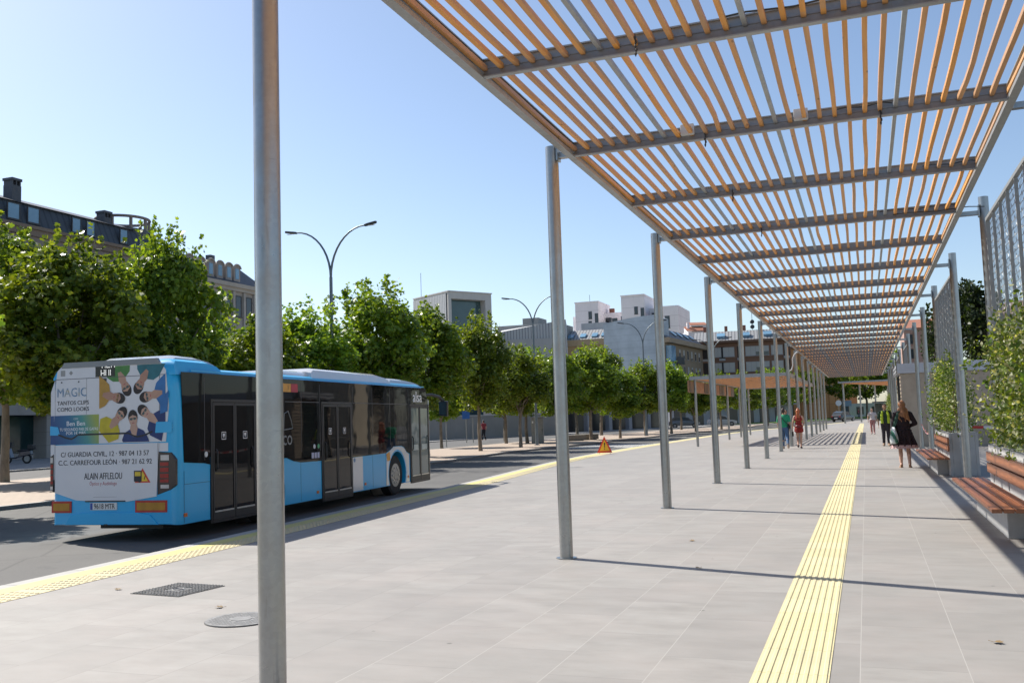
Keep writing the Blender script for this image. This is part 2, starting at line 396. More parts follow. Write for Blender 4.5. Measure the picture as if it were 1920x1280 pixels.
# ------------------------------------------------------------------ the long pergola
X_L, X_R = -3.348, 1.995
PY = [-1.27 + 6 * n for n in range(0, 16)]
PYR = [-.9 + 6 * n for n in range(0, 16)]
cx0, cx1, zb, zt = -3.15, 1.63, 4.70, 4.87
per = thing('pergola', 'long galvanised steel pergola of pine slats on tall round posts over the platform', 'pergola')
def post_mesh(h, side):
    m = MB(); r = .077
    m.tube([(0, 0, 0), (0, 0, h)], r, 28); m.disc((0, 0, 0), .12, (0, 0, 1), 28, .012)
    if h > 4:
        a_, b_ = sorted((side * .05, side * (.222 if side > 0 else .36))); m.box(a_, b_, -.045, .045, zb + .0, zb + .012); m.box(a_, b_, -.006, .006, zb + .012, zb + .075)
        m.box(*sorted((side * .07, side * .09)), -.07, .07, zb - .03, zb + .16)
    return m.mesh('post', GALV, 40)
pl, pr_ = post_mesh(4.85, 1), post_mesh(4.99, -1)
for y in PY: o = link_mesh('post', pl, per); o.location = (X_L if y > 6 else -3.245, y, 0); o.rotation_euler = (0, 0, 0)
for y in PYR: o = link_mesh('post', pr_, per); o.location = (X_R, y, 0)
BY = [-1.27 + 3 * k + (.13 if k == 3 else 0) for k in range(-1, 33)]; Y0, Y1 = BY[0], BY[-1]
def chan(m, x0, x1, y0, y1, open_dir):
    """C-channel beam: web and two flanges."""
    m.box(x0, x1, y0, y1, zb, zb + .012); m.box(x0, x1, y0, y1, zt - .012, zt)
for sx, xa, xb in ((0, cx0, cx0 + .085), (1, cx1 - .085, cx1)):
    m = MB()
    m.box(xa, xb, Y0 - .06, Y1 + .06, zb - .004, zb + .014); m.box(xa, xb, Y0 - .06, Y1 + .06, zt - .012, zt)
    wx = xa if sx == 0 else xb - .01
    m.box(wx, wx + .01, Y0 - .06, Y1 + .06, zb + .014, zt - .012)
    lx = xb - .012 if sx == 0 else xa
    m.box(lx, lx + .012, Y0 - .06, Y1 + .06, zb + .014, zb + .04)
    m.build('edge_beam', GALV_BEAM, per)
m = MB()
m.box(cx0 + .088, cx1 - .088, -.032, .032, zb, zb + .012); m.box(cx0 + .088, cx1 - .088, -.006, .006, zb + .012, zt - .014, 1); m.box(cx0 + .088, cx1 - .088, -.032, .032, zt - .014, zt - .002)
for s in (-1, 1):
    m.box(cx0 + .088, cx1 - .088, min(s * .006, s * .016), max(s * .006, s * .016), zb + .08, zb + .1, 1)
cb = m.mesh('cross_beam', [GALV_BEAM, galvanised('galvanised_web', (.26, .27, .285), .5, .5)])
for y in BY: o = link_mesh('cross_beam', cb, per); o.location = (0, y, 0)
rs = random.Random(11)
def slat_mb(m, x, y0, y1, amp):
    """a warped pine slat, 45 x 80 mm"""
    n = 5; a = rs.uniform(-1, 1) * amp; b = rs.uniform(-1, 1) * amp * .6; tw = rs.uniform(-.12, .12); vs = []; fs = []
    x += rs.uniform(-.004, .004)
    for i in range(n + 1):
        t = i / n; y = y0 + (y1 - y0) * t; off = a * math.sin(math.pi * t) + b * math.sin(2 * math.pi * t); q = tw * math.sin(math.pi * t)
        for dx, dz in ((-.0215, .0), (.0215, .0), (.0215, .044), (-.0215, .044)):
            vs.append((x + off + dx - q * dz, y, zb + .06 + dz + q * dx))
    for i in range(n):
        for k in range(4): fs.append((i * 4 + k, (i + 1) * 4 + k, (i + 1) * 4 + (k + 1) % 4, i * 4 + (k + 1) % 4))
    fs += [(0, 1, 2, 3), (n * 4 + 3, n * 4 + 2, n * 4 + 1, n * 4)]
    m.add(vs, fs)
METAL = (7, 15, 23)
bays = list(zip(BY[:-1], BY[1:])); XS = [-.745 + .1535 * (i - 15) for i in range(31)]
rest = MB(); met = {i: MB() for i in METAL}
vis = [2 + 1, 2 + 2, 2 + 3]                 # the three bays that show largest
for bi, (a, b) in enumerate(bays):
    for i, x in enumerate(XS):
        if i in METAL:
            met[i].box(x - .02, x + .02, a + .012, b - .012, zb + .07, zb + .11); continue
        amp = .008 if rs.random() < .88 else .028
        if bi in vis:
            m = MB(); slat_mb(m, x, a + .01, b - .01, amp); m.build('slat', SLAT_WOOD, per)
        else: slat_mb(rest, x, a + .01, b - .01, amp)
rest.build('slat', SLAT_WOOD, per, kind='stuff')
for i in METAL: met[i].build('steel_conduit', GALV_BEAM, per, label='grey steel tube running between the pine slats')
for (x, y) in ((-1.63, 7.73), (-1.52, 10.73), (-1.6, 13.73), (.33, 10.75), (-1.5, 16.73)):
    m = MB()
    for k in range(5): m.ell((x + .008 * (k % 2), y - .05, zb + .06 - k * .034), (.011, .011, .02), 8)
    m.tube([(x, y - .05, zb + .1), (x, y - .05, zb - .1)], .004, 6)
    m.build('hanging_hook', DARK_STEEL, per)
for (x, y) in ((-1.78, 10.60), (-.55, 10.60)):
    m = MB(); m.box(x, x + .15, y, y + .06, zb + .05, zb + .17); m.build('junction_box', mat('pvc_box', (.5, .52, .52), .5), per, bevel=.006)
for (xa, xb, y, z) in ((-.1, .45, 10.66, zb + .12), (.9, 1.6, 13.66, zb + .1), (.4, 1.6, 16.66, zb + .13), (-.9, .2, 7.66, zb + .1), (.6, 1.95, 16.62, zb + .05)):
    m = MB(); m.tube([(xa + (xb - xa) * t / 6, y + .01 * math.sin(t * 2), z + .015 * math.sin(t * 1.7)) for t in range(7)], .008, 6)
    m.build('cable', mat('black_cable', (.02, .02, .02), .6), per)
# loose flexible conduit hanging from a far post
m = MB(); m.tube([at(x, y, 52.5) for x, y in ((1505, 655), (1497, 658), (1490, 664), (1486, 673), (1487, 684), (1485, 692), (1479, 697))], .035, 8)
m.build('flexible_conduit', mat('grey_conduit', (.42, .42, .42), .5), per, smooth=50)

# ------------------------------------------------------------------ trellis screens with wire mesh
def trellis():
    t = thing('trellis', '', 'trellis', group='wire trellis screens beside the platform')
    L = 5.35; z0, z1 = .95, 4.58
    m = MB(); m.box(-.03, .03, 0, L, z1 - .05, z1); m.box(-.03, .03, 0, L, z0, z0 + .05); m.box(-.03, .03, 0, .05, z0 + .05, z1 - .05); m.box(-.03, .03, L - .05, L, z0 + .05, z1 - .05)
    m.build('frame', GALV_BEAM, t)
    for k in range(1, 7):
        y = L * k / 7; m = MB(); m.box(-.02, .02, y - .022, y + .022, 0.02, z1 - .05); m.build('upright', GALV_BEAM, t)
    m = MB(); e = .0028
    for k in range(1, 52):
        y = L * k / 52; m.box(.032, .032 + 2 * e, y - e, y + e, z0, z1)
    for k in range(1, 36):
        z = z0 + (z1 - z0) * k / 36; m.box(.026, .026 + 2 * e, 0, L, z - e, z + e)
    for k in range(-18, 26):              # slanting tie wires
        y = k * .3; a = max(0, -y); b = min(z1 - z0, L - y)
        if b > a: m.tube([(.04, y + a, z0 + a), (.04, y + b, z0 + b)], .003, 4, False)
    m.build('wire_mesh', GALV_BEAM, t); return t
TR_LAB = ['wire trellis screen above the nearest planter and bench', 'wire trellis screen above the second planter, behind the woman in the black dress', 'wire trellis screen beyond the kiosk, third along the posts', 'wire trellis screen beyond the kiosk, fourth along the posts', 'wire trellis screen at the far end of the post row']
tr0 = trellis(); trs = [tr0] + [copy_tree(tr0) for k in range(4)]
for k, t in enumerate(trs):
    t.location = (X_R, PYR[2] + .33 + 12 * (k if k < 2 else k + 1), 0); t['label'] = TR_LAB[k]
# ------------------------------------------------------------------ planters, benches, climbers
CONC = mat('planter_concrete', (.40, .395, .385), .75, var=.08, scale=5, bump=.05)
SOIL = mat('soil', (.06, .045, .03), .95, var=.3, scale=20, bump=.5)
def planter():
    t = thing('planter', '', 'planter', group='concrete planters beside the platform')
    m = MB(); L, Wd, h = 4.5, .62, 1.0
    for a in ((0, .07, 0, L), (Wd - .07, Wd, 0, L), (.07, Wd - .07, 0, .07), (.07, Wd - .07, L - .07, L)): m.box(a[0], a[1], a[2], a[3], 0, h)
    m.build('trough', CONC, t, bevel=.01)
    m = MB(); m.box(.072, Wd - .072, .072, L - .072, .6, h - .06); m.build('soil', SOIL, t); return t
def bench():
    t = thing('bench', '', 'bench', group='wooden benches along the planters'); L = 5.3
    m = MB(); m.box(-.24, -.004, .95, L - .9, 0, .36); m.build('support', CONC, t, bevel=.01)
    m = MB(); m.box(-.46, -.004, .9, .95, .36, .40); m.box(-.46, -.004, L - 1.2, L - 1.15, .36, .40); m.box(-.46, -.004, L / 2, L / 2 + .05, .36, .40)
    m.build('bracket', GALV, t)
    for k in range(4):
        m = MB(); x = -.50 + k * .122; m.box(x, x + .108, 0, L, .40, .445); m.build('seat_slat', BENCH_WOOD, t, bevel=.006)
    for k in range(2):
        m = MB(); z = .585 + k * .165; m.box(-.05, -.008, .1, L - .8, z, z + .145); m.build('back_slat', BENCH_WOOD, t, bevel=.006)
    m = MB()
    for y in (1.0, 2.5, 4.1): m.box(-.008, -.002, y, y + .04, .45, .95)
    m.build('back_bracket', GALV, t); return t

def leaf_mat(name, a, b, c=None, trans=.45, rough=.5):
    t = NT(name); oi = t.n('ObjectInfo'); g = t.n('NewGeometry'); tc = t.n('TexCoord')
    f = t.noise(1.1, 3, tc.outputs['Object']); f2 = t.noise(9, 2, tc.outputs['Object'])
    col = t.mix(t.ramp(f, [(.35, (0, 0, 0)), (.65, (1, 1, 1))]), a, b)
    if c: col = t.mix(t.ramp(f2, [(.52, (0, 0, 0)), (.68, (.7, .7, .7))]), col, c)
    hs = t.n('HueSaturation'); t.l(col, hs.inputs['Color'])
    t.l(t.math('ADD', .488, t.math('MULTIPLY', oi.outputs['Random'], .024)), hs.inputs['Hue'])
    t.l(t.math('ADD', .78, t.math('MULTIPLY', oi.outputs['Random'], .44)), hs.inputs['Value'])
    t.set(hs.outputs[0], rough, 0, .35)
    tr = t.n('BsdfTranslucent'); mx = t.n('MixShader'); mx.inputs[0].default_value = trans
    br = t.mix(1.0, hs.outputs[0], (1.75, 1.6, .5), 'MULTIPLY'); t.l(br, tr.inputs[0])
    t.l(t.b.outputs[0], mx.inputs[1]); t.l(tr.outputs[0], mx.inputs[2]); t.l(mx.outputs[0], t.out.inputs[0]); return t.m
LEAF = leaf_mat('plane_leaf', (.052, .108, .013), (.175, .265, .03), (.34, .385, .045), .42, .38)
IVY = leaf_mat('climber_leaf', (.06, .12, .022), (.15, .23, .04), (.30, .35, .07), .42)
IVY_PALE = leaf_mat('variegated_leaf', (.42, .45, .26), (.55, .56, .38), (.25, .32, .12), .35)
BARK = mat('plane_bark', (.20, .165, .125), .9, var=.4, scale=7, bump=.4, stretch=(1, 1, .35))
BARK_PALE = mat('stake_wood', (.34, .27, .18), .8, var=.2, scale=9, stretch=(1, 1, .2))
LEAF_A = [(0, 0), (.32, -.02), (.50, .30), (.30, .38), (.42, .72), (.14, .62), (0, 1.0), (-.14, .62), (-.42, .72), (-.30, .38), (-.50, .30), (-.32, -.02)]
LEAF_B = [(0, 0), (.26, .25), (.24, .6), (0, 1), (-.24, .6), (-.26, .25)]
def leaves(P, N, S, rng, shape):
    """numpy: leaf polygons at points P facing N (n x 3), of sizes S. Returns verts, faces."""
    n = len(P); N = N / (np.linalg.norm(N, axis=1, keepdims=True) + 1e-9)
    A = rng.normal(size=(n, 3)); A -= N * (A * N).sum(1, keepdims=True); A /= np.linalg.norm(A, axis=1, keepdims=True) + 1e-9
    B = np.cross(N, A); sh = np.array(shape); k = len(sh)
    V = P[:, None, :] + S[:, None, None] * (sh[None, :, 0, None] * A[:, None, :] + (sh[None, :, 1, None] - .5) * B[:, None, :] - .35 * np.abs(sh[None, :, 0, None]) * N[:, None, :] * .8)
    return V.reshape(-1, 3), k
def leaf_mesh(name, V, k, mats, mi=None):
    n = len(V) // k; me = bpy.data.meshes.new(name)
    me.vertices.add(len(V)); me.vertices.foreach_set('co', V.astype(np.float32).ravel())
    me.loops.add(n * k); me.loops.foreach_set('vertex_index', np.arange(n * k, dtype=np.int32))
    me.polygons.add(n); me.polygons.foreach_set('loop_start', (np.arange(n) * k).astype(np.int32)); me.polygons.foreach_set('loop_total', np.full(n, k, np.int32))
    for x in mats: me.materials.append(x)
    if mi is not None: me.polygons.foreach_set('material_index', mi.astype(np.int32))
    me.update(calc_edges=True); me.validate(); return me
def climber(seed, L=4.7, top=1.85, n=12500):
    rng = np.random.default_rng(seed); t = thing('climbing_plant', '', 'plant', group='climbing plants on the trellis screens')
    nc = 150; cy = rng.uniform(.0, L, nc); hgt = top * (.62 + .38 * np.abs(np.sin(cy * 1.7 + seed))); cz = rng.uniform(0, 1, nc) ** .8 * hgt; cx = rng.normal(0, .13, nc) * (1.25 - .6 * cz / top)
    c = np.stack([cx, cy, cz], 1); idx = rng.integers(0, nc, n); d = rng.normal(size=(n, 3)) * np.array([.13, .2, .17]); P = c[idx] + d
    P[:, 2] = np.maximum(P[:, 2], -.08)
    N = rng.normal(size=(n, 3)) + np.array([-.7, -.2, .7]); S = rng.uniform(.045, .095, n)
    V, k = leaves(P, N, S, rng, LEAF_B); pale = (rng.uniform(0, 1, n) < np.where((idx % 3) == 0, .5, .09)).astype(int)
    link_mesh('foliage', leaf_mesh('foliage', V, k, [IVY, IVY_PALE], pale), t)
    # arching shoots that reach out of the mass
    m = MB(); r = random.Random(seed)
    for q in range(26):
        y = r.uniform(0, L); x = r.uniform(-.1, .1); pts = [(x, y, -.3)]
        for s_ in range(6): x += r.uniform(-.05, .05); y += r.uniform(-.07, .07); pts.append((x, y, -.3 + (s_ + 1) * r.uniform(.22, .34)))
        m.tube(pts, [.009, .009, .008, .007, .006, .005, .003], 5)
    m.build('stem', mat('climber_stem', (.21, .13, .065), .8), t, smooth=60)
    shoot = []
    for q in range(7):
        y = r.choice((-.15, L + .05, r.uniform(0, L))); z = r.uniform(.3, top); x = r.uniform(-.3, .1); pts = []
        for s_ in range(7):
            pts.append((x, y, z)); x += r.uniform(-.09, .02); y += r.uniform(.0, .14) if y > L / 2 else r.uniform(-.14, .02); z += r.uniform(-.05, .07)
        m = MB(); m.tube(pts, .004, 5); m.build('shoot', mat('climber_shoot', (.12, .10, .04), .8), t)
        for p in pts[1:]:
            for _ in range(3): shoot.append([p[0] + r.uniform(-.04, .04), p[1] + r.uniform(-.04, .04), p[2] + r.uniform(-.04, .03)])
    P = np.array(shoot); V, k = leaves(P, rng.normal(size=P.shape) + np.array([-.3, -.3, 1]), rng.uniform(.06, .1, len(P)), rng, LEAF_B)
    link_mesh('shoot_leaf', leaf_mesh('shoot_leaf', V, k, [IVY]), t, label='leaves on loose trailing shoots').__setitem__('kind', 'stuff'); return t
PLX = 1.75
pt = planter(); pt.location = (PLX, 12.1, 0); pt['label'] = 'long grey concrete planter behind the nearest bench, full of climbing plants'
dup(pt, (PLX, 24.3, 0), 0, 'grey concrete planter behind the second bench, its square end facing the camera')
dup(pt, (PLX, 84, 0), 0, 'small distant concrete planter at the far posts beyond the kiosk')
be = bench(); be.location = (PLX, 11.98, 0); be['label'] = 'nearest slatted wooden bench, at the right edge with strong shadow under its seat'
dup(be, (PLX, 24.0, 0), 0, 'second slatted wooden bench, beside the woman in the black dress')
c1 = climber(5); c1.location = (2.06, 12.0, 1.0); c1['label'] = 'tall variegated climbing plant in the nearest planter at the right edge'
c2 = climber(9, 4.3, 1.7, 9500); c2.location = (2.02, 24.35, 1.0); c2['label'] = 'bushy climbing plant in the second planter, behind the steel post'
dup(c2, (2.02, 84, 1.0), 0, 'small climbing plant at the far posts, beside the distant shelter')
# ------------------------------------------------------------------ kiosk
KCON = mat('kiosk_concrete', (.37, .305, .235), .55, var=.2, scale=1.3, bump=.05, spec=.6)
KFAS = mat('kiosk_fascia', (.45, .47, .52), .4, .3, var=.05)
GLASS_G = mat('tinted_glass', (.035, .05, .045), .04, 0, var=.3, scale=.6, spec=.8)
k = thing('kiosk', 'low concrete station kiosk with pale flat metal fascia behind the posts', 'kiosk', (1.42, 43, 0))
m = MB(); m.box(.0, 9, 0, .2, 0, 3.04); m.box(8.8, 9, .2, 5, 0, 3.04); m.box(0, 8.8, 4.8, 5, 0, 3.04); m.box(0, .2, .2, 1.2, 0, 3.04); m.build('wall', KCON, k, bevel=.01)
m = MB(); m.box(.04, .08, 1.21, 4.78, .1, 3.03); m.build('glass_front', GLASS_G, k)
m = MB()
for y in np.arange(1.2, 4.8, 1.7): m.box(0, .12, y, y + .06, 0, 3.03)
m.build('mullion', DARK_STEEL, k)
m = MB(); m.box(-.12, 9.1, -.1, 5.1, 3.045, 3.45); m.build('fascia', KFAS, k, bevel=.015)
m = MB(); m.box(-.128, -.121, -.1, .5, 3.06, 3.43); m.build('fascia_end', DARK_STEEL, k)
def tape(y0, p0, p1, lab, sag=.08):
    d = Vector(p1) - Vector(p0); L = d.length; n = int(L / .1); m = MB()
    for i in range(n):
        q = []
        for t in (i / n, (i + 1) / n):
            p = Vector(p0) + d * t; p.z -= sag * 4 * t * (1 - t); q.append(p)
        a, b = q; tw = .012 * math.sin(i * .5)
        m.add([a, b, b + Vector((tw, tw, .075)), a + Vector((tw, tw, .075)), a + Vector((.002, .003, 0)), b + Vector((.002, .003, 0)), b + Vector((tw + .002, tw + .003, .075)), a + Vector((tw + .002, tw + .003, .075))],
              [(0, 1, 2, 3), (7, 6, 5, 4)], (i // 3) % 2)
    o = m.build('barrier_tape', [mat('tape_white', (.75, .72, .72), .5), mat('tape_red', (.65, .03, .02), .5)]); tag(o, lab, 'tape', 'red and white barrier tapes')
tape(0, (2.4, 29.1, 1.0), (8, 30.0, 1.02), 'red and white tape strung behind the second planter, before the kiosk wall')
tape(0, (2.03, 35.0, .88), (2.03, 41.0, .9), 'red and white tape tied between two posts, just right of the woman in black', .25)
# ------------------------------------------------------------------ lower pergola with its signboard, and the far one
WOOD_FAR = mat('pine_far', (.52, .25, .08), .55, var=.18, scale=3)
lp = thing('low_pergola', 'lower slatted pergola on thin posts between the tall post row and the road', 'pergola', (-8.1, 49, 0))
m = MB(); Wd, L, z0, z1 = 4.65, 24, 3.38, 3.55
m.box(-.2, -.12, -.4, L, z0, z1); m.box(Wd - .08, Wd, -.4, L, z0, z1); m.box(-.12, Wd - .08, -.4, -.3, z0, z1); m.box(-.12, Wd - .08, L - .1, L, z0, z1)
m.box(-.1, Wd - .1, -.29, .5, z1 - .02, z1); m.build('frame', GALV_BEAM, lp)
for k in range(1, 8):
    m = MB(); m.box(-.12, Wd - .08, k * 3 - .03, k * 3 + .03, z1 - .08, z1 - .003); m.build('cross_beam', GALV_BEAM, lp)
for i in range(18):
    m = MB(); x = -.03 + i * .262; m.box(x, x + .06, .51, L - .11, z0 + .03, z0 + .09); m.build('slat', WOOD_FAR, lp)
for y in (0, 6, 12, 18, 23.6): m = MB(); m.tube([(0, y, 0), (0, y, z1)], .065, 16); m.build('post', GALV, lp, smooth=40)
sg = thing('signboard', 'long dark wooden signboard hung under the left edge of the lower pergola', 'signboard', (-8.42, 48.6, 2.76))
m = MB(); m.box(0, .1, 0, 17.4, 0, .6); m.build('board', wood('sign_wood', (.24, .12, .06), (.32, .17, .09), (.38, .21, .12), (4, 1, 4), .6, False), sg)
for y0, y1 in ((0, 1.2), (4.7, 6.2), (10.6, 12.6), (15.9, 17.4)):
    m = MB(); m.box(.102, .12, y0, y1, .02, .58); m.build('black_panel', mat('sign_black', (.015, .015, .017), .4), sg)
for y in (.6, 5.6, 11, 16.8): m = MB(); m.box(.03, .07, y, y + .04, .6, .64); m.build('hanger', DARK_STEEL, sg)
fp = thing('far_pergola', 'distant flat pergola on four slim posts beyond the end of the platform', 'pergola', (-2.7, 124.5, 0), R(-15.8))
m = MB(); m.box(-.2, 7, -.5, .0, 4.9, 5.1); m.box(-.2, 0, 0, 24, 4.9, 5.1); m.box(6.8, 7, 0, 24, 4.9, 5.1); m.box(0, 6.8, 23.8, 24, 4.9, 5.1); m.build('frame', GALV_BEAM, fp)
for i in range(30): m = MB(); x = .1 + i * .225; m.box(x, x + .09, .01, 23.79, 4.86, 4.98); m.build('slat', WOOD_FAR, fp)
for y in (.6, 7.5, 14.5, 21): m = MB(); m.tube([(.05, y, 0), (.05, y, 5)], .11, 14); m.build('post', GALV, fp, smooth=40)
for y in (.6, 7.5, 14.5, 21): m = MB(); m.tube([(6.7, y, 0), (6.7, y, 5)], .11, 14); m.build('post', GALV, fp, smooth=40)
# ------------------------------------------------------------------ covers in the paving
IRON = mat('cast_iron', (.11, .11, .11), .55, .6, var=.25, scale=30)
IRON_B = mat('iron_worn', (.26, .255, .245), .5, .5, var=.2, scale=24)
gr = thing('drain_cover', 'square cast iron drain cover with raised bars, set in the paving', 'drain cover', (-6.675, 8.1, 0), R(-6))
m = MB(); m.box(-.325, .325, -.32, .32, .001, .006); m.build('plate', IRON, gr)
m = MB(); r = .30
for i in range(-7, 8):
    for j in range(-7, 8):
        if abs(i) < 3 and abs(j) < 3: continue
        x, y = i * .042, j * .042; h = (i // 4 + j // 4) % 2
        m.box(x - (.017 if h else .008), x + (.017 if h else .008), y - (.008 if h else .017), y + (.008 if h else .017), .006, .013)
for i in range(4):
    m.tube([(.06 * math.cos(q * .785) * (1 + i * .0), .06 * math.sin(q * .785), .007) for q in range(9)], .006, 4); break
m.build('raised_bar', IRON_B, gr, kind='stuff')
mh = thing('manhole_cover', 'round cast iron manhole cover behind the nearest post', 'manhole cover', (-5.06, 6.93, 0), 0, None, (.9, .9, 1))
m = MB(); m.disc((0, 0, .001), .335, (0, 0, 1), 40, .006); m.build('plate', IRON, mh)
m = MB()
for i in range(-8, 9):
    for j in range(-8, 9):
        x, y = i * .038, j * .038; rr = math.hypot(x, y)
        if rr > .30 or rr < .115: continue
        m.box(x - .013, x + .013, y - .007, y + .007, .007, .013)
m.disc((0, 0, .007), .1, (0, 0, 1), 24, .007); m.disc((0, 0, .0069), .33, (0, 0, 1), 40, .004); m.build('raised_stud', IRON_B, mh, kind='stuff')
# ------------------------------------------------------------------ warning triangle
ws = thing('warning_triangle', 'red and yellow folding warning triangle standing at the platform edge', 'warning sign', (-11.05, 41.7, 0), R(14))
def tri(m, w, h, z, y, th, mi=0):
    m.prism([(-w / 2, y, z), (w / 2, y, z), (0, y, z + h)], (0, -th, 0), 1, mi)
m = MB(); tri(m, .68, .74, .06, 0, .012); m.build('red_face', mat('sign_red', (.75, .05, .015), .4, var=.05), ws)
m = MB(); tri(m, .45, .50, .145, -.0135, .003); m.build('yellow_face', mat('sign_amber', (.9, .48, .02), .4, var=.05), ws)
m = MB(); m.prism([(-.012, -.018, .27), (.012, -.018, .27), (.034, -.018, .50), (-.02, -.018, .50)], (0, -.003, 0), 1); m.disc((-.005, -.018, .225), .022, (0, -1, 0), 16, .003)
m.build('exclamation_mark', mat('sign_ink', (.02, .015, .01), .5), ws)
for x in (-.25, .25):
    for y in (.0, .16):
        m = MB(); m.tube([(x, y, 0), (x * .9, .006, .1 if y == 0 else .34)], .008, 8); m.build('leg', GALV, ws)
# ------------------------------------------------------------------ street lamps
LAMP = mat('lamp_grey', (.15, .18, .20), .45, .5)
def lamp():
    t = thing('street_lamp', '', 'street lamp', group='double armed street lamps along the median')
    m = MB(); m.tube([(0, 0, 0), (0, 0, 1.2), (0, 0, 7.75)], [.11, .09, .065], 14); m.disc((0, 0, 0), .2, (0, 0, 1), 14, .03); m.build('pole', LAMP, t, smooth=40)
    for s in (-1, 1):
        m = MB(); pts = [(s * 1.62 * (1 - math.cos(q * math.pi / 2 / 10)), 0, 7.7 + 2.05 * math.sin(q * math.pi / 2 / 10)) for q in range(11)]
        m.tube(pts, [.05 - .002 * q for q in range(11)], 10); a = m.build('arm', LAMP, t, smooth=50)
        m = MB(); x = s * 1.6
        rg_ = [(0, -.06, .0), (.12, -.1, .0), (.5, -.09, .0), (.56, -.04, 0), (.56, .04, 0), (.5, .09, 0), (.12, .1, 0), (0, .06, 0)]
        m.prism([(x + s * p[0], p[1], 9.70 + p[0] * .16) for p in rg_], (0, 0, .085), 1); hd = m.build('lamp_head', DARK_STEEL, a, bevel=.02)
        m = MB(); m.box(min(x + s * .16, x + s * .46), max(x + s * .16, x + s * .46), -.06, .06, 9.715, 9.722); m.build('lens', mat('lamp_lens', (.6, .62, .62), .2), a)
    return t
l0 = lamp(); l0.location = (-20.3, 34, -.02); l0['label'] = 'tallest double armed street lamp, rising above the trees just right of the nearest post'
dup(l0, (-20.3, 59.5, -.02), 0, 'double armed street lamp against the sky between the white box building and the next post')
dup(l0, (-17.7, 81, -.02), 0, 'double armed street lamp in front of the grey blank gable wall')
dup(l0, (-15.2, 104, -.02), 0, 'distant double armed street lamp in front of the brown brick apartment block')
# ------------------------------------------------------------------ the bus (local x forward from the rear face, y to its left, z from the road)
def paint(name, col, rough=.22, coat=.6):
    t = NT(name); f = t.noise(3, 4, t.mapping((1, 1, 1))); c = t.mix(t.ramp(f, [(.35, (0, 0, 0)), (.8, (.25, .25, .25))]), col, tuple(x * .8 for x in col))
    t.set(c, rough); t.b.inputs['Coat Weight'].default_value = coat; t.b.inputs['Coat Roughness'].default_value = .06; return t.m
BLUE = paint('bus_blue', (.022, .40, .74), .3, .15); BWHITE = paint('bus_white', (.62, .62, .62)); BSILV = paint('bus_silver', (.40, .42, .45)); BROOF = paint('bus_roof_grey', (.17, .18, .20))
BBLACK = mat('bus_trim_black', (.018, .018, .02), .45); RUB = mat('tyre_rubber', (.022, .022, .022), .85, var=.2, scale=20, bump=.2)
def busglass():
    t = NT('bus_glass'); f = t.noise(1.1, 2, t.mapping((1, 1, 1)))
    t.bump(f, .025, .08); return t.set((.007, .007, .008), .025, spec=.22)
BGL = busglass()
def doorglass():
    t = NT('door_glass'); tc = t.n('TexCoord'); f = t.noise(.9, 2, tc.outputs['Object']); t.bump(f, .1, .08); return t.set((.10, .14, .135), .03, spec=.7)
DGL = doorglass()
B = thing('city_bus', 'blue and white city bus leaving the stop, advert with spectacled faces on its rear', 'bus', (-10.204, 12.35, -.0625), math.pi / 2 + .0811, None, (.95, .95, .95))
LB, WB = 11.9, 2.5
SEC = [(0.0, .22), (0.0, 2.2), (.012, 2.55), (.05, 2.72), (.12, 2.82), (.24, 2.86), (.5, 2.88)]
ring0 = [(y, z) for y, z in SEC] + [(WB - y, z) for y, z in SEC[::-1]]
st = [(0, .13, .06), (.025, .07, .03), (.07, .03, .012), (.15, .006, .002), (.25, 0, 0), (11.45, 0, 0), (11.65, .03, .01), (11.78, .09, .03), (11.86, .17, .06), (11.9, .28, .1)]
m = MB(); n = len(ring0)
vs = []
for u, ins, top in st:
    for y, z in ring0:
        yy = WB / 2 + (y - WB / 2) * (1 - 2 * ins / WB); vs.append((u, yy, z - (top if z > 2.5 else 0) + (top * .4 if z < .3 else 0)))
fs = []
for i in range(len(st) - 1):
    for k in range(n): fs.append((i * n + k, i * n + (k + 1) % n, (i + 1) * n + (k + 1) % n, (i + 1) * n + k))
fs += [tuple(range(n))[::-1], tuple((len(st) - 1) * n + k for k in range(n))]
m.add(vs, fs)
body = m.build('body', BLUE, B)
WHEEL_U = (3.02, 9.46)
cut = MB()
for u in WHEEL_U:
    for y0 in (-.1, WB - .55): cut.tube([(u, y0, .49), (u, y0 + .65, .49)], .575, 32)
co = cut.build('wheel_cut', BBLACK); co.parent = B
bpy.context.view_layer.update()
md = body.modifiers.new('cut', 'BOOLEAN'); md.operation = 'DIFFERENCE'; md.object = co; md.solver = 'EXACT'
dg = bpy.context.evaluated_depsgraph_get(); me = bpy.data.meshes.new_from_object(body.evaluated_get(dg))
body.modifiers.clear(); body.data = me; me.materials.clear(); me.materials.append(BLUE)
me.polygons.foreach_set('material_index', [0] * len(me.polygons)); me.polygons.foreach_set('use_smooth', [True] * len(me.polygons)); me.set_sharp_from_angle(angle=R(32))
bpy.data.objects.remove(co)
m = MB()
for u in WHEEL_U:
    for y0, y1 in ((.56, .60), (WB - .60, WB - .56)): m.disc((u, y0, .49), .6, (0, 1, 0), 28, .02)
m.box(.5, 11.4, .62, WB - .62, .12, .3); m.build('underbody', BBLACK, B)
def spoly(m, pts, y, th, mi=0):          # outline on the right-hand side (u, z), standing th proud of y
    m.prism([(u, y, z) for u, z in pts][::-1], (0, -th, 0), 1, mi)
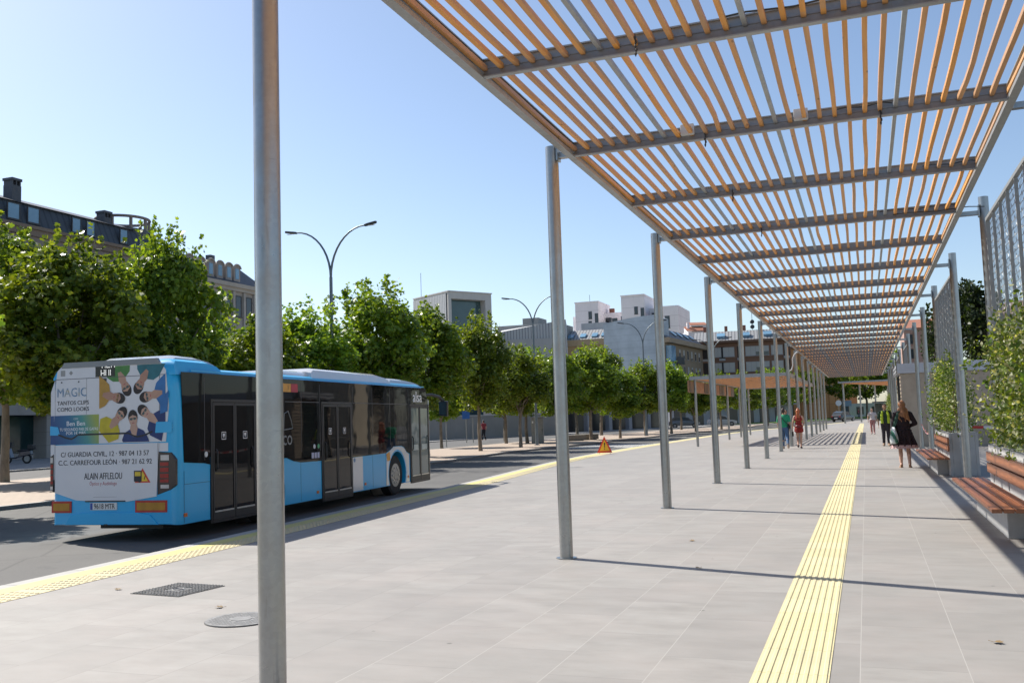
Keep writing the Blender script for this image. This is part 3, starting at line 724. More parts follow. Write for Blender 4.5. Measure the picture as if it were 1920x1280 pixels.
# band of dark side glass
top = 2.755
pts = [(.12, top), (11.60, top), (11.74, 2.4), (11.80, 1.0), (10.28, .98), (10.12, 1.02), (9.95, 1.15), (9.75, 1.2), (9.2, 1.2), (9.0, 1.12), (8.7, 1.05), (6.74, 1.03), (6.74, 1.2), (5.17, 1.2), (5.17, 1.03), (4.26, 1.04), (3.95, 1.08), (3.65, 1.16), (2.5, 1.16), (2.5, 1.3), (.95, 1.3), (.95, 1.17), (.78, 1.2), (.2, 1.24)]
m = MB(); spoly(m, pts, 0, .011); m.build('side_glass', BGL, B)
m = MB(); m.prism([(.12, WB, 2.70), (11.7, WB, 2.70), (11.8, WB, 1.0), (.2, WB, 1.2)], (0, .011, 0), 1); m.build('side_glass', BGL, B)
m = MB(); m.prism([(LB - .02, .32, 2.62), (LB - .02, WB - .32, 2.62), (LB - .02, WB - .32, .95), (LB - .02, .32, .95)], (.05, 0, 0), 0); m.build('windscreen', BGL, B)
m = MB()
SEAM = mat('seam_grey', (.07, .07, .075), .5)
for u in (.78, 2.5, 3.55, 4.28, 5.12, 6.78, 7.9, 9.0, 10.28): m = MB(); spoly(m, [(u, 2.68), (u + .012, 2.68), (u + .012, 1.25), (u, 1.25)], -.0112, .002); m.build('glass_seam', SEAM, B)
m = MB(); spoly(m, [(6.8, 2.30), (10.2, 2.30), (10.2, 2.285), (6.8, 2.285)], -.0112, .002); m.build('glass_seam', SEAM, B); m = MB(); spoly(m, [(3.6, 2.30), (5.1, 2.30), (5.1, 2.285), (3.6, 2.285)], -.0112, .002)
m.build('glass_seam', SEAM, B)
# lower side panels
m = MB(); spoly(m, [(6.76, 1.02), (7.32, 1.03), (7.32, .24), (6.76, .24)], 0, .004); m.build('white_panel', BWHITE, B)
m = MB()
arc = [(9.46 + .62 * math.cos(a), .49 + .62 * math.sin(a)) for a in np.linspace(math.pi + .42, -.42, 22)]
spoly(m, [(8.72, .24)] + arc + [(10.28, .24), (10.28, .97), (10.12, 1.0), (9.95, 1.13), (9.75, 1.185), (9.2, 1.185), (9.0, 1.1), (8.76, 1.04)], 0, .004); m.build('wheel_panel', BWHITE, B)
m = MB(); spoly(m, [(11.80, 2.45), (11.86, 2.4), (11.86, .24), (11.80, .24)], 0, .006); m.build('front_post', BWHITE, B)
m = MB()
for u in (.2, .96, 4.25, 7.9, 8.7): spoly(m, [(u, 1.1), (u + .008, 1.1), (u + .008, .24), (u, .24)], -.0002, .002)
spoly(m, [(.2, .88), (.95, .88), (.95, .872), (.2, .872)], -.0002, .002); m.build('panel_seam', mat('seam_blue', (.01, .09, .2), .5), B)
for u in (.19, 4.95, 7.4, 10.15): m = MB(); spoly(m, [(u, .40), (u + .09, .40), (u + .09, .34), (u, .34)], 0, .012); m.build('side_marker', mat('amber_marker', (.6, .14, .02), .3), B)
m = MB(); spoly(m, [(8.73, 1.02), (8.95, 1.08), (9.0, .86), (8.8, .84)], -.0045, .002); m.build('emblem', mat('emblem_orange', (.65, .30, .05), .5), B)
# doors
def door(u0, u1, glass, z0=.19, z1=2.26, light=False):
    w = (u1 - u0) / 2
    m = MB(); fr = [(u0 - .05, u0), (u1, u1 + .05)]
    for a, b in fr: m.box(a, b, -.02, 0, z0 - .04, z1 + .05)
    m.box(u0, u1, -.02, 0, z1, z1 + .05); m.box(u0, u1, -.03, 0, z0 - .045, z0 - .005); m.build('door_frame', BBLACK, B)
    for i in (0, 1):
        a, b = u0 + i * w + .006, u0 + (i + 1) * w - .006
        m = MB(); e = .045
        m.box(a, a + e, -.026, -.004, z0, z1 - .01); m.box(b - e, b, -.026, -.004, z0, z1 - .01); m.box(a + e, b - e, -.026, -.004, z1 - .06, z1 - .01); m.box(a + e, b - e, -.026, -.004, z0, z0 + .13)
        d = m.build('door', BBLACK, B)
        m = MB(); m.box(a + e, b - e, -.016, -.008, z0 + .13, z1 - .06); m.build('pane', glass, d)
        m = MB(); m.box(a + e, b - e, -.030, -.0265, z0 + .135, z0 + .165); m.build('kick_strip', mat('alu_strip', (.45, .45, .44), .35, .6), d)
        s = -1 if i else 1; hx = (a + .1) if i == 0 else (b - .1)
        m = MB(); m.tube([(hx, -.02, 1.05), (hx, -.05, 1.1), (hx, -.05, 1.38), (hx, -.02, 1.43)], .014, 8); m.build('handle', BBLACK, d)
        if not light:
            m = MB(); c = (a + b) / 2; q = .07; z = 1.66; t_ = .012
            for bx in ((c - q, c + q, z + q - t_, z + q), (c - q, c + q, z - q, z - q + t_), (c - q, c - q + t_, z - q, z + q), (c + q - t_, c + q, z - q, z + q), (c - .03, c + .03, z - .005, z + .04), (c - .012, c + .012, z - .04, z - .005)):
                m.box(bx[0], bx[1], -.019, -.0165, bx[2], bx[3])
            m.build('pictogram', mat('sticker_white', (.7, .7, .7), .5), d)
door(1.02, 2.44, BGL); door(5.24, 6.68, BGL); door(10.40, 11.76, DGL, .22, 2.25, True)
for c in (10.74, 11.42): m = MB(); m.box(c - .2, c + .2, -.0185, -.0165, 1.05, 1.2); m.build('ticket_shelf', mat('interior_pale', (.42, .47, .45), .5), B)
# stickers, destination panel, lettering on the side
WL = mat('letter_white', (.78, .78, .78), .5, var=.02)
m = MB(); spoly(m, [(3.3, 2.66), (3.85, 2.66), (3.85, 2.49), (3.3, 2.49)], -.0112, .004); m.build('route_panel', mat('route_orange', (.62, .30, .05), .5), B)
m = MB(); spoly(m, [(3.86, 2.66), (4.14, 2.66), (4.14, 2.49), (3.86, 2.49)], -.0112, .004); m.build('route_panel', mat('route_red', (.38, .03, .05), .5), B, label='dark red square end of the route panel')
m = MB(); m.text('8', .13, (3.72, -.0165, 2.53), (1, 0, 0), (0, 0, 1), sx=.5); m.build('lettering', BBLACK, B)
m = MB(); m.text('alsa', .42, (10.62, -.0135, 2.36), (1, 0, 0), (0, 0, 1), bold=.018, sx=1.12); m.build('lettering', WL, B)
m = MB(); m.text('eco', .42, (3.28, -.0135, 1.42), (1, 0, 0), (0, 0, 1), bold=.0)
m.tube([(3.52, -.014, 1.72), (3.56, -.014, 2.05), (3.72, -.014, 2.1), (3.85, -.014, 1.9), (3.9, -.014, 1.75), (3.52, -.014, 1.72)], .012, 5)
m.build('lettering', mat('letter_pale', (.20, .21, .21), .5), B)
for u, z, c in ((.83, 1.35, (.6, .62, .62)), (4.85, 1.35, (.55, .57, .6)), (5.04, 1.35, (.06, .32, .14)), (6.86, .96, (.1, .2, .35))):
    m = MB(); m.disc((u, -.0112 if u != 6.86 else -.0045, z), .05, (0, -1, 0), 18, .003); m.build('sticker', mat('sticker_%d' % (u * 100), c, .5), B)
m = MB()
for k in range(3): spoly(m, [(4.72 + k * .13, 1.22), (4.82 + k * .13, 1.22), (4.82 + k * .13, 1.1), (4.72 + k * .13, 1.1)], -.0112, .003)
m.build('sticker', mat('sticker_pale', (.40, .42, .55), .5), B)
# wheels
def wheel(u, y, s):
    m = MB(); m.tube([(u, y, .455), (u, y + s * .03, .455), (u, y + s * .25, .455), (u, y + s * .28, .455)], [.46, .508, .508, .46], 36); w_ = m.build('wheel', RUB, B, smooth=30)
    m = MB(); m.disc((u, y - s * .002, .455), .30, (0, s, 0), 30, .05); m.tube([(u, y - s * .012, .455), (u, y + s * .01, .455)], [.11, .15], 20); m.build('rim', mat('wheel_rim', (.30, .30, .30), .4, .6), w_)
    m = MB()
    for k in range(10): a = k * .628; m.disc((u + .2 * math.cos(a), y - s * .006, .455 + .2 * math.sin(a)), .022, (0, -s, 0), 8, .022)
    m.build('wheel_nut', mat('wheel_nut', (.55, .55, .54), .3, .7), w_)
for u in WHEEL_U: wheel(u, .06, 1); wheel(u, WB - .06, -1)
# roof units
def pod(u0, u1, y0, y1, z0, z1, mt, name, front=.5, rear=.3):
    m = MB(); vs = []; prof = [(u0, 0), (u0 + rear * .25, .62), (u0 + rear, 1), (u1 - front, 1), (u1 - front * .35, .78), (u1 - front * .1, .45), (u1, 0)]
    for u, h in prof:
        z = z0 + (z1 - z0) * h; s = .09 * h
        vs += [(u, y0, z0 - .03), (u, y0 + s, z - .045 * h), (u, y0 + s + .12, z), (u, y1 - s - .12, z), (u, y1 - s, z - .045 * h), (u, y1, z0 - .03)]
    fs = []
    for i in range(len(prof) - 1):
        for k in range(6): fs.append((i * 6 + k, i * 6 + (k + 1) % 6, (i + 1) * 6 + (k + 1) % 6, (i + 1) * 6 + k))
    fs += [tuple(range(6))[::-1], tuple((len(prof) - 1) * 6 + k for k in range(6))]
    m.add(vs, fs); return m.build(name, mt, B, smooth=40)
pod(.02, 1.45, .03, WB - .03, 2.74, 2.99, BLUE, 'rear_roof_hump', .35, .12)
pod(.5, 1.9, .45, WB - .4, 2.9, 3.1, BSILV, 'roof_cover', .5, .25)
pod(3.4, 5.5, .22, WB - .22, 2.84, 2.98, BSILV, 'roof_cover', .1, .6)
pod(5.1, 9.5, .16, WB - .16, 2.84, 3.06, BWHITE, 'air_conditioner', .7, .25)
pod(9.62, 11.8, .2, WB - .2, 2.80, 2.99, BSILV, 'front_roof_cover', 1.1, .15)
m = MB(); m.box(.4, 11.5, -.004, .02, 2.772, 2.798); m.build('drip_rail', BLUE, B)
# mirror
m = MB(); m.tube([(11.75, .1, 2.56), (12.1, -.02, 2.58), (12.5, -.10, 2.52), (12.72, -.16, 2.36)], [.035, .04, .045, .05], 10); mr = m.build('mirror', BBLACK, B, smooth=40)
m = MB(); m.prism([(12.62, -.30, 2.40), (12.62, -.02, 2.40), (12.64, -.02, 1.98), (12.64, -.28, 1.94)], (.13, 0, 0), 0); m.build('mirror_housing', BBLACK, mr, bevel=.03)
m = MB(); m.prism([(12.615, -.28, 2.37), (12.615, -.04, 2.37), (12.63, -.04, 2.02), (12.63, -.26, 1.98)], (-.004, 0, 0), 0); m.build('mirror_glass', mat('mirror_glass', (.04, .045, .045), .05, 0), mr)
# ---------------- rear face: everything laid in (y, z), x < 0 outwards
def rp(m, pts, x, th=.003, mi=0): m.prism([(-x, y, z) for y, z in pts], (-th, 0, 0), 0, mi)
def rbox(m, y0, y1, z0, z1, x, th=.003, mi=0): rp(m, [(y0, z0), (y1, z0), (y1, z1), (y0, z1)], x, th, mi)
def rell(m, c, a, b, rot, x, n=20, th=.001, mi=0, t0=0, t1=2 * math.pi):
    pts = []
    for k in range(n):
        q = t0 + (t1 - t0) * k / (n if t1 - t0 > 6 else n - 1); p = (a * math.cos(q), b * math.sin(q))
        pts.append((c[0] + p[0] * math.cos(rot) - p[1] * math.sin(rot), c[1] + p[0] * math.sin(rot) + p[1] * math.cos(rot)))
    rp(m, pts, x, th, mi)
ADW = paint('advert_white', (.66, .66, .68), .4, .3)
m = MB(); rp(m, [(.20, 1.60), (2.40, 1.60), (2.44, 2.3), (2.36, 2.86), (2.28, 2.93), (.30, 2.93), (.2, 2.8), (.14, 2.2)], .0, .012); up_ = m.build('rear_panel', ADW, B)
m = MB(); rp(m, [(.33, 1.585), (2.42, 1.585), (2.40, .78), (1.96, .65), (1.5, .625), (.95, .62), (.38, .70)], .0, .014); lo_ = m.build('engine_flap', ADW, B)
m = MB(); rp(m, [(2.42, 2.7), (2.50, 2.5), (2.5, 1.0), (2.42, 1.0)], -.02, .022); m.build('corner_panel', ADW, B); m = MB(); rp(m, [(.16, 1.58), (.33, 1.58), (.33, 1.44), (.16, 1.44)], -.0, .006); m.build('corner_panel', ADW, B)
def gradient():
    t = NT('advert_gradient'); tc = t.n('TexCoord'); sp = t.n('SeparateXYZ'); t.l(tc.outputs['Object'], sp.inputs[0])
    f = t.math('ADD', t.math('DIVIDE', t.math('SUBTRACT', 2.45, sp.outputs[1]), .94), t.math('MULTIPLY', t.math('SUBTRACT', sp.outputs[2], 1.85), .35))
    c = t.ramp(f, [(.0, (.015, .06, .20)), (.4, (.02, .13, .27)), (.7, (.06, .27, .26)), (1.0, (.32, .38, .07))]); return t.set(c, .4)
m = MB(); rbox(m, 1.51, 2.42, 1.60, 2.095, .0125, .002); rbox(m, 2.42, 2.5, 1.6, 2.095, -.0, .006); rp(m, [(2.3, 1.86), (2.36, 1.93), (2.5, 1.93), (2.5, 1.78), (2.3, 1.78)], .0, .001); m.build('advert_band', gradient(), up_)
m = MB(); rp(m, [(2.30, 1.76), (2.34, 1.90), (2.50, 1.92), (2.50, 1.76)], .006, .012); m.build('handle_cover', BLUE, up_); m = MB(); rp(m, [(.08, 1.75), (.40, 1.75), (.38, 1.93), (.08, 1.93)], .006, .012); m.build('handle_cover', BLUE, up_)
m = MB(); yy = [(2.33, 1.755), (2.18, 1.70), (2.06, 1.675), (2.0, 1.70), (1.93, 1.745), (.92, 1.745), (.82, 1.70), (.74, 1.68), (.62, 1.70), (.45, 1.76)]
rp(m, yy + [(y, z + .028) for y, z in yy[::-1]], .016, .004); m.build('spoiler_line', BBLACK, up_)
m = MB(); rbox(m, .2, 2.40, 2.712, 2.722, .0125, .001); rbox(m, .31, .32, 2.1, 2.9, .0125, .001); rbox(m, 1.76, 1.764, 2.1, 2.71, .0125, .001); rbox(m, 2.40, 2.404, 1.75, 2.86, .0125, .001); rbox(m, .345, .352, .75, 1.58, .0145, .001); rbox(m, 2.395, 2.402, .8, 1.58, .0145, .001)
rbox(m, 1.15, 1.62, .70, .703, .0145, .001); m.build('panel_seam', mat('seam_dark', (.08, .08, .09), .6), up_)
m = MB(); rp(m, [(.30, 2.905), (2.28, 2.905), (2.22, 3.0), (.36, 3.0)], -.03, .05); m.build('roof_edge', BROOF, B)
m = MB(); rbox(m, 1.19, 1.58, 2.73, 2.93, .0125, .004); rbox(m, 1.36, 1.49, 2.55, 2.70, .0125, .006); m.build('display', mat('display_black', (.008, .008, .009), .2), up_)
# dot-matrix characters, the top row cut by the edge of the display
G5 = {'M': '10001 11011 10101 10101 10001 10001 10001', 'E': '11111 10000 10000 11110 10000 10000 11111', 'A': '01110 10001 10001 11111 10001 10001 10001', 'H': '10001 10001 10001 11111 10001 10001 10001', 'U': '10001 10001 10001 10001 10001 10001 01110', 'L': '10000 10000 10000 10000 10000 10000 11111'}
m = MB(); d = .0115
for word, y0, z0, rows in (('MEA', 1.45, 2.925, (4, 7)), ('HUL', 1.47, 2.845, (0, 6))):
    for ci, ch in enumerate(word):
        for r_, row in enumerate(G5[ch].split()):
            if not rows[0] <= r_ < rows[1]: continue
            for c_, on in enumerate(row):
                if on == '1': y = y0 - ci * .093 - c_ * .0155; z = z0 - (r_ - rows[0]) * .0168; rbox(m, y - d, y, z - d, z, .017, .001)
e_ = NT('display_dots'); e_.set((.9, .9, .85), .5); e_.b.inputs['Emission Color'].default_value = (1, 1, .95, 1); e_.b.inputs['Emission Strength'].default_value = .55
m.build('display_text', e_.m, up_)
INK = mat('advert_ink', (.02, .022, .03), .5); YD, ZD = (0, -1, 0), (0, 0, 1)
def rt(m, s, size, y, z, x, **k): m.text(s, size, (-x, y, z), YD, ZD, **k)
m = MB(); rt(m, 'TANTOS CLIPS', .098, 2.36, 2.275, .0150, bold=.012); rt(m, 'COMO LOOKS', .098, 2.36, 2.165, .0150, bold=.012); m.build('lettering', INK, up_)
def magic():
    t = NT('advert_foil'); f = t.noise(9, 2, t.mapping((1, 1, 1))); c = t.ramp(f, [(.35, (.06, .18, .34)), (.5, (.25, .35, .45)), (.65, (.42, .36, .22))]); return t.set(c, .4)
m = MB(); rt(m, 'MAGIC', .215, 2.37, 2.415, .0150, bold=.004, sx=.92); m.build('lettering', magic(), up_)
m = MB(); rt(m, 'TU SEGUNDO PAR DE GAFAS', .072, 1.915, 1.83, .0150, align='CENTER', bold=.01, sx=.82); rt(m, 'POR 1€ MÁS', .072, 1.975, 1.765, .0150, align='CENTER', bold=.01)
rt(m, 'CON', .04, 1.975, 2.02, .0150, align='CENTER'); rt(m, 'Ben Ben', .115, 1.975, 1.915, .0150, align='CENTER', bold=.012)
m.build('lettering', WL, up_)
m = MB(); rt(m, 'C/ GUARDIA CIVIL, 12 · 987 04 13 57', .118, 1.40, 1.385, .0155, align='CENTER', bold=.016, sx=.94); rt(m, 'C.C. CARREFOUR LEÓN · 987 21 62 92', .118, 1.395, 1.245, .0155, align='CENTER', bold=.016, sx=.94)
rt(m, 'ALAIN AFFLELOU', .155, 1.42, 1.0, .0155, align='CENTER', bold=.014, sx=.63); m.build('lettering', INK, lo_)
m = MB(); rt(m, 'Óptico y Audiólogo', .085, 1.42, .90, .0155, align='CENTER', sx=.8); m.build('lettering', mat('advert_red', (.40, .05, .07), .5), lo_)
m = MB(); rp(m, [(.80, .93), (.49, .93), (.645, 1.17)], .0145, .002); rp(m, [(.75, .955), (.54, .955), (.645, 1.12)], .017, .001, 1); rbox(m, .66, .81, .95, 1.13, .0185, .001, 2); rbox(m, .68, .79, 1.04, 1.11, .0198, .001, 1); rp(m, [(.62, .98), (.60, 1.04), (.585, 1.04), (.605, .98)], .0185, .001, 2); rbox(m, .68, .72, .935, .95, .0198, .001, 2)
m.build('caution_sticker', [mat('sticker_red', (.55, .06, .03), .5), mat('sticker_yellow', (.70, .50, .04), .5), INK], lo_)
m = MB(); rbox(m, 2.20, 2.29, 2.77, 2.87, .0125, .001); rp(m, [(2.12, 2.82), (2.08, 2.86), (2.04, 2.82), (2.08, 2.78)], .0125, .001); rbox(m, .42, .50, 2.80, 2.87, .0125, .001); m.build('sticker', mat('sticker_grey', (.28, .28, .27), .5), up_)
for y in (2.27, 1.92): m = MB(); m.disc((-.0125, y, 2.665), .013, (-1, 0, 0), 10, .006); m.build('bolt', BBLACK, up_)
# the ring of seven people in glasses printed on the advert
SK = [(.46, .27, .19), (.42, .23, .16), (.50, .31, .23)]
SHIRT = {'green': (.07, .22, .05), 'teal': (.02, .14, .17), 'blue': (.03, .15, .38), 'navy': (.015, .035, .14), 'yellow': (.52, .42, .02), 'orange': (.45, .25, .04)}
SM = [mat('print_skin_a', SK[0], .5, var=.08), mat('print_skin_b', SK[1], .5, var=.08), mat('print_skin_c', SK[2], .5, var=.08), mat('print_hair', (.02, .014, .012), .5)]
SMI = {k: 4 + i for i, k in enumerate(SHIRT)}; SM += [mat('print_' + k, v, .5) for k, v in SHIRT.items()]
SM += [mat('print_lens', (.05, .09, .09), .3), mat('print_mouth', (.38, .10, .09), .5), mat('print_lens_amber', (.25, .14, .04), .3)]
cy, cz = .86, 2.30
PEOPLE = [(.97, 2.52, 'green', 0, 10), (.71, 2.545, 'teal', 1, 10), (.56, 2.36, 'blue', 0, 10), (.61, 2.11, 'navy', 2, 10), (.83, 2.0, 'navy', 2, 10), (1.07, 2.08, 'yellow', 0, 10), (1.13, 2.36, 'orange', 1, 12)]
m = MB(); X0 = .0128
def clip(p): return (min(1.50, max(.20, p[0])), min(2.90, max(1.61, p[1])))
for i, (y, z, sh, sk, ln) in enumerate(PEOPLE):
    o = Vector((y - cy, z - cz)); o.normalize(); tn = Vector((-o.y, o.x)); hc = Vector((y, z)); x = X0 + i * .0012
    P = lambda a, b: clip(tuple(hc + o * a + tn * b))     # a outwards from the ring's centre, b across
    L_ = .62
    for prt in ([(.155, -.06), (.17, .07), (.22, .19), (.33, .25), (L_, .26), (L_, -.26), (.33, -.25), (.22, -.18)],):
        q = [P(a, b) for a, b in prt]
        rp(m, q, x, .0002, SMI[sh])
    rp(m, [P(.06, -.045), P(.06, .045), P(.17, .075), P(.30, .03), P(.31, -.03), P(.17, -.075)], x + .0003, .0001, sk)
    ang = math.atan2(o.y, o.x)
    rell(m, hc - o * .03, .118, .092, ang, x + .0005, 22, .0001, 3)
    rell(m, hc + o * .022, .112, .078, ang, x + .0007, 22, .0001, sk)
    fr_ = [P(-.075, -.06), P(-.03, -.078), P(-.035, -.06), P(-.062, 0), P(-.035, .06), P(-.03, .078), P(-.075, .06), P(-.095, 0)]
    rp(m, fr_, x + .0008, .0001, 3)
    for s in (-1, 1): rell(m, hc + o * .005 + tn * (.034 * s), .021, .030, ang, x + .0009, 12, .0001, ln)
    rp(m, [P(-.006, -.07), P(-.006, .07), P(-.012, .07), P(-.012, -.07)], x + .001, .0001, 3)
    rp(m, [P(.035, .004), P(.048, .012), P(.048, -.010)], x + .001, .0001, 1)
    rell(m, hc + o * .073, .009, .027, ang, x + .001, 12, .0001, 11)
m.build('advert_photo', SM, up_)
m = MB(); rp(m, [(.13, 2.45), (.30, 2.30), (.30, 2.06), (.16, 2.1)], .0215, .0005); m.build('advert_sleeve', mat('print_blue', (.03, .15, .38)), up_)
# tail lights, reflectors, plate, bumper
for side in (0, 1):
    Y = lambda v: v if side == 0 else WB - v
    m = MB(); rp(m, [(.36, 1.44), (.10, 1.42), (.01, 1.30), (.01, .88), (.12, .80), (.37, .72)] if side == 0 else [(2.43, 1.44), (2.43, .78), (2.5, .86), (2.5, 1.40)], -.05 if side == 0 else -.03, .058 if side == 0 else .042); tl = m.build('tail_light', mat('lamp_smoked', (.035, .03, .032), .15, spec=.6), B, bevel=.012)
    m = MB()
    for z0, z1 in ((1.20, 1.26), (1.10, 1.17), (1.0, 1.07), (.93, .98)): rbox(m, .15 if side == 0 else 2.44, .31 if side == 0 else 2.49, z0, z1, .0085 if side == 0 else .0125, .004)
    m.build('red_lamp', mat('lamp_red', (.30, .02, .02), .15), tl)
    m = MB()
    for z0, z1 in ((1.29, 1.38), (.83, .89)): rbox(m, .14 if side == 0 else 2.44, .30 if side == 0 else 2.49, z0, z1, .0085 if side == 0 else .0125, .004)
    m.build('clear_lamp', mat('lamp_clear', (.5, .5, .5), .1, .3), tl)
    a, b = (.18, .79) if side == 0 else (2.06, 2.46)
    m = MB(); rbox(m, a, b, .44, .635, -.004, .018); rf = m.build('reflector', mat('reflector_red', (.42, .03, .02), .4), B)
    m = MB(); rbox(m, a + .035, b - .035, .475, .60, .0142, .003); m.build('amber_plate', mat('reflector_amber', (.42, .20, .015), .35), rf)
m = MB(); rbox(m, 1.15, 1.68, .485, .605, -.005, .02); np_ = m.build('number_plate', mat('plate_white', (.62, .63, .62), .4, var=.03), B)
m = MB(); rbox(m, 1.63, 1.675, .49, .60, .0152, .001); m.build('plate_band', mat('plate_blue', (.02, .06, .3), .4), np_)
m = MB(); rt(m, '9618 MTR', .125, 1.395, .503, .0162, align='CENTER', bold=.01, sx=.78); m.build('lettering', INK, np_)
m = MB(); m.box(-.018, .03, .98, 1.78, .62, .64); m.build('plate_lamp_bar', BBLACK, B)
m = MB(); rp(m, [(.34, .235), (2.2, .235), (2.1, .40), (1.85, .44), (.75, .44), (.5, .40)], -.0, .02); m.build('bumper', BLUE, B, bevel=.012)
m = MB(); m.box(-.021, .02, 1.33, 1.4, .225, .25); m.build('tow_eye', BBLACK, B)
m = MB(); m.text('93', .13, (-.0, 0, 0), (0, -1, 0), ZD, bold=.02)
m.v = [(.0 + .012 - .0165, .20 + y, 1.80 + z) for x, y, z in m.v]; m.build('lettering', WL, B)
# ------------------------------------------------------------------ trees
def crown_mesh(seed, n=13000, nc=80, H0=2.0, H1=7.0, Rr=2.15, S=(.125, .21), shoots=22, mats=None, shape=LEAF_A, wob=.18):
    rng = np.random.default_rng(seed); c = []
    hc = (H0 + H1) / 2; hh = (H1 - H0) / 2
    while len(c) < nc:
        p = rng.uniform(-1, 1, 3); q = np.linalg.norm(p)
        if q > 1 or q < rng.uniform(.1, .75): continue
        wz = 1.0 - .25 * max(0, p[2])
        c.append((p[0] * Rr * .86 * wz, p[1] * Rr * .86 * wz, hc + p[2] * hh * .88))
    c = np.array(c); cr = rng.uniform(.36, .78, nc) * Rr / 2.15
    idx = rng.integers(0, nc, n); d = rng.normal(size=(n, 3)); d /= np.linalg.norm(d, axis=1, keepdims=True)
    P = c[idx] + d * (cr[idx] * rng.uniform(.35, 1.05, n) ** .6)[:, None] * np.array([1, 1, .85])
    N = d * .7 + rng.normal(size=(n, 3)) * .55 + np.array([0, 0, .55])
    sz = rng.uniform(S[0], S[1], n)
    # upright shoots along the top edge
    sp, sn = [], []
    for k in range(shoots):
        a = rng.uniform(0, 6.28); r = Rr * rng.uniform(.1, .85); x, y = r * math.cos(a), r * math.sin(a)
        z0 = hc + hh * math.sqrt(max(.05, 1 - (r / Rr) ** 2)) * .9; L = rng.uniform(.3, 1.05)
        for q in range(int(26 * L) + 6):
            t = rng.uniform(-.3, 1); sp.append((x + rng.normal() * .11 * (1.3 - t), y + rng.normal() * .11 * (1.3 - t), z0 + L * t)); sn.append(rng.normal(size=3) + np.array([0, 0, .5]))
    P = np.concatenate([P, np.array(sp)]); N = np.concatenate([N, np.array(sn)]); sz = np.concatenate([sz, rng.uniform(S[0] * .8, S[1] * .85, len(sp))])
    V, k = leaves(P, N, sz, rng, shape); return leaf_mesh('crown', V, k, mats or [LEAF]), c
def trunk_mesh(seed, c, H0, lean=.0, r=.11):
    rr = random.Random(seed); m = MB(); pts = []; x = y = 0
    for i in range(6):
        t = i / 5; pts.append((x, y, t * (H0 + .9))); x += rr.uniform(-.035, .035) + lean * .1; y += rr.uniform(-.035, .035)
    m.tube(pts, [r * 1.25, r, r * .92, r * .86, r * .8, r * .66], 12)
    top_ = Vector(pts[-1])
    for k in rr.sample(range(len(c)), 15):
        e = Vector(c[k]); s = Vector((pts[4][0], pts[4][1], H0 + rr.uniform(-.1, .9))); mid = s.lerp(e, .5) + Vector((rr.uniform(-.15, .15), rr.uniform(-.15, .15), rr.uniform(.0, .3)))
        m.tube([s, s.lerp(mid, .5) + Vector((0, 0, .05)), mid, e], [r * .42, r * .34, r * .25, r * .08], 7)
    return m.mesh('trunk', BARK, 60)
VAR = []
for sd_ in range(5):
    cm, cc = crown_mesh(40 + sd_); VAR.append((cm, trunk_mesh(60 + sd_, cc, 2.0)))
FARV = []
for sd_ in range(3):
    cm, cc = crown_mesh(80 + sd_, n=2600, nc=46, S=(.24, .38), shape=LEAF_B, shoots=9); FARV.append((cm, trunk_mesh(90 + sd_, cc, 2.0)))
rt_ = random.Random(8)
def tree(x, y, h, lab, r=2.3, far=False, grp='plane trees along the median', z=-.02, name='plane_tree'):
    t = thing(name, lab, 'tree', (x, y, z), rt_.uniform(0, 6.28), grp, (r / 2.15, r / 2.15, h / 7.25))
    cm, tm = rt_.choice(FARV if far else VAR)
    link_mesh('trunk', tm, t); link_mesh('crown', cm, t); return t
TREES = [
 (-20.6, 14.6, 7.0, 2.5, 'tree just outside the left edge that throws dappled shade on the road behind the bus'),
 (-21.4, 21.3, 7.3, 2.4, 'leafy plane tree at the left edge, its bright crown just left of the bus'),
 (-29.8, 26.7, 9.3, 3.0, 'plane tree with a bare brown trunk at the left edge, parked scooter beside it'),
 (-23.0, 23.4, 7.2, 2.0, 'bright green plane tree above the left half of the bus rear'),
 (-22.0, 26.0, 8.4, 2.05, 'tall dark green plane tree above the bus rear, under the rounded roof turret'),
 (-21.2, 30.2, 5.9, 1.9, 'low pale green plane tree just left of the nearest post'),
 (-21.0, 33.2, 6.5, 2.3, 'plane tree just right of the nearest post, beneath the tallest lamp'),
 (-20.7, 37.9, 8.1, 2.6, 'tallest plane tree above the middle of the bus roof'),
 (-20.6, 43.4, 7.5, 2.5, 'plane tree before the white box building, above the bus front'),
 (-20.5, 50.2, 7.7, 2.0, 'slender pointed plane tree standing alone right of the bus front'),
 (-20.1, 55.8, 6.3, 2.0, 'round plane tree with a leaning dark trunk, left of the grey utility cabinet'),
 (-24.9, 66.0, 6.5, 2.2, 'plane tree behind the grey utility cabinet, partly hidden by a post'),
 (-22.9, 65.0, 6.9, 2.3, 'plane tree growing right behind the grey utility cabinet'),
 (-27.5, 36, 6.6, 2.4, 'plane tree of the back row, behind the bus roof just right of the nearest post'),
 (-27, 44, 7.0, 2.5, 'plane tree of the back row, behind the white roof unit of the bus'),
 (-26, 57, 6.0, 1.9, 'small plane tree of the back row beside the blue parking sign'),
 (-19.6, 62.0, 6.4, 2.2, 'plane tree directly behind the second post'),
 (-19.7, 70.5, 7.1, 2.6, 'broad dense plane tree above the concrete bench blocks'),
 (-23.7, 88.5, 8.4, 2.8, 'big plane tree with the thickest brown trunk, left of the blank grey gable'),
 (-18.2, 73.6, 5.5, 2.0, 'short bright plane tree right above the warning triangle'),
 (-17.9, 81.5, 6.4, 2.2, 'plane tree left of the third post, under the gable wall'),
 (-17.0, 88.5, 6.6, 2.3, 'plane tree right of the third post, before the beige flats'),
 (-16.0, 96, 5.7, 2.1, 'plane tree behind the dark signboard of the lower pergola'),
]
for i, (x, y, h, r, lab) in enumerate(TREES): tree(x, y, h, lab, r)
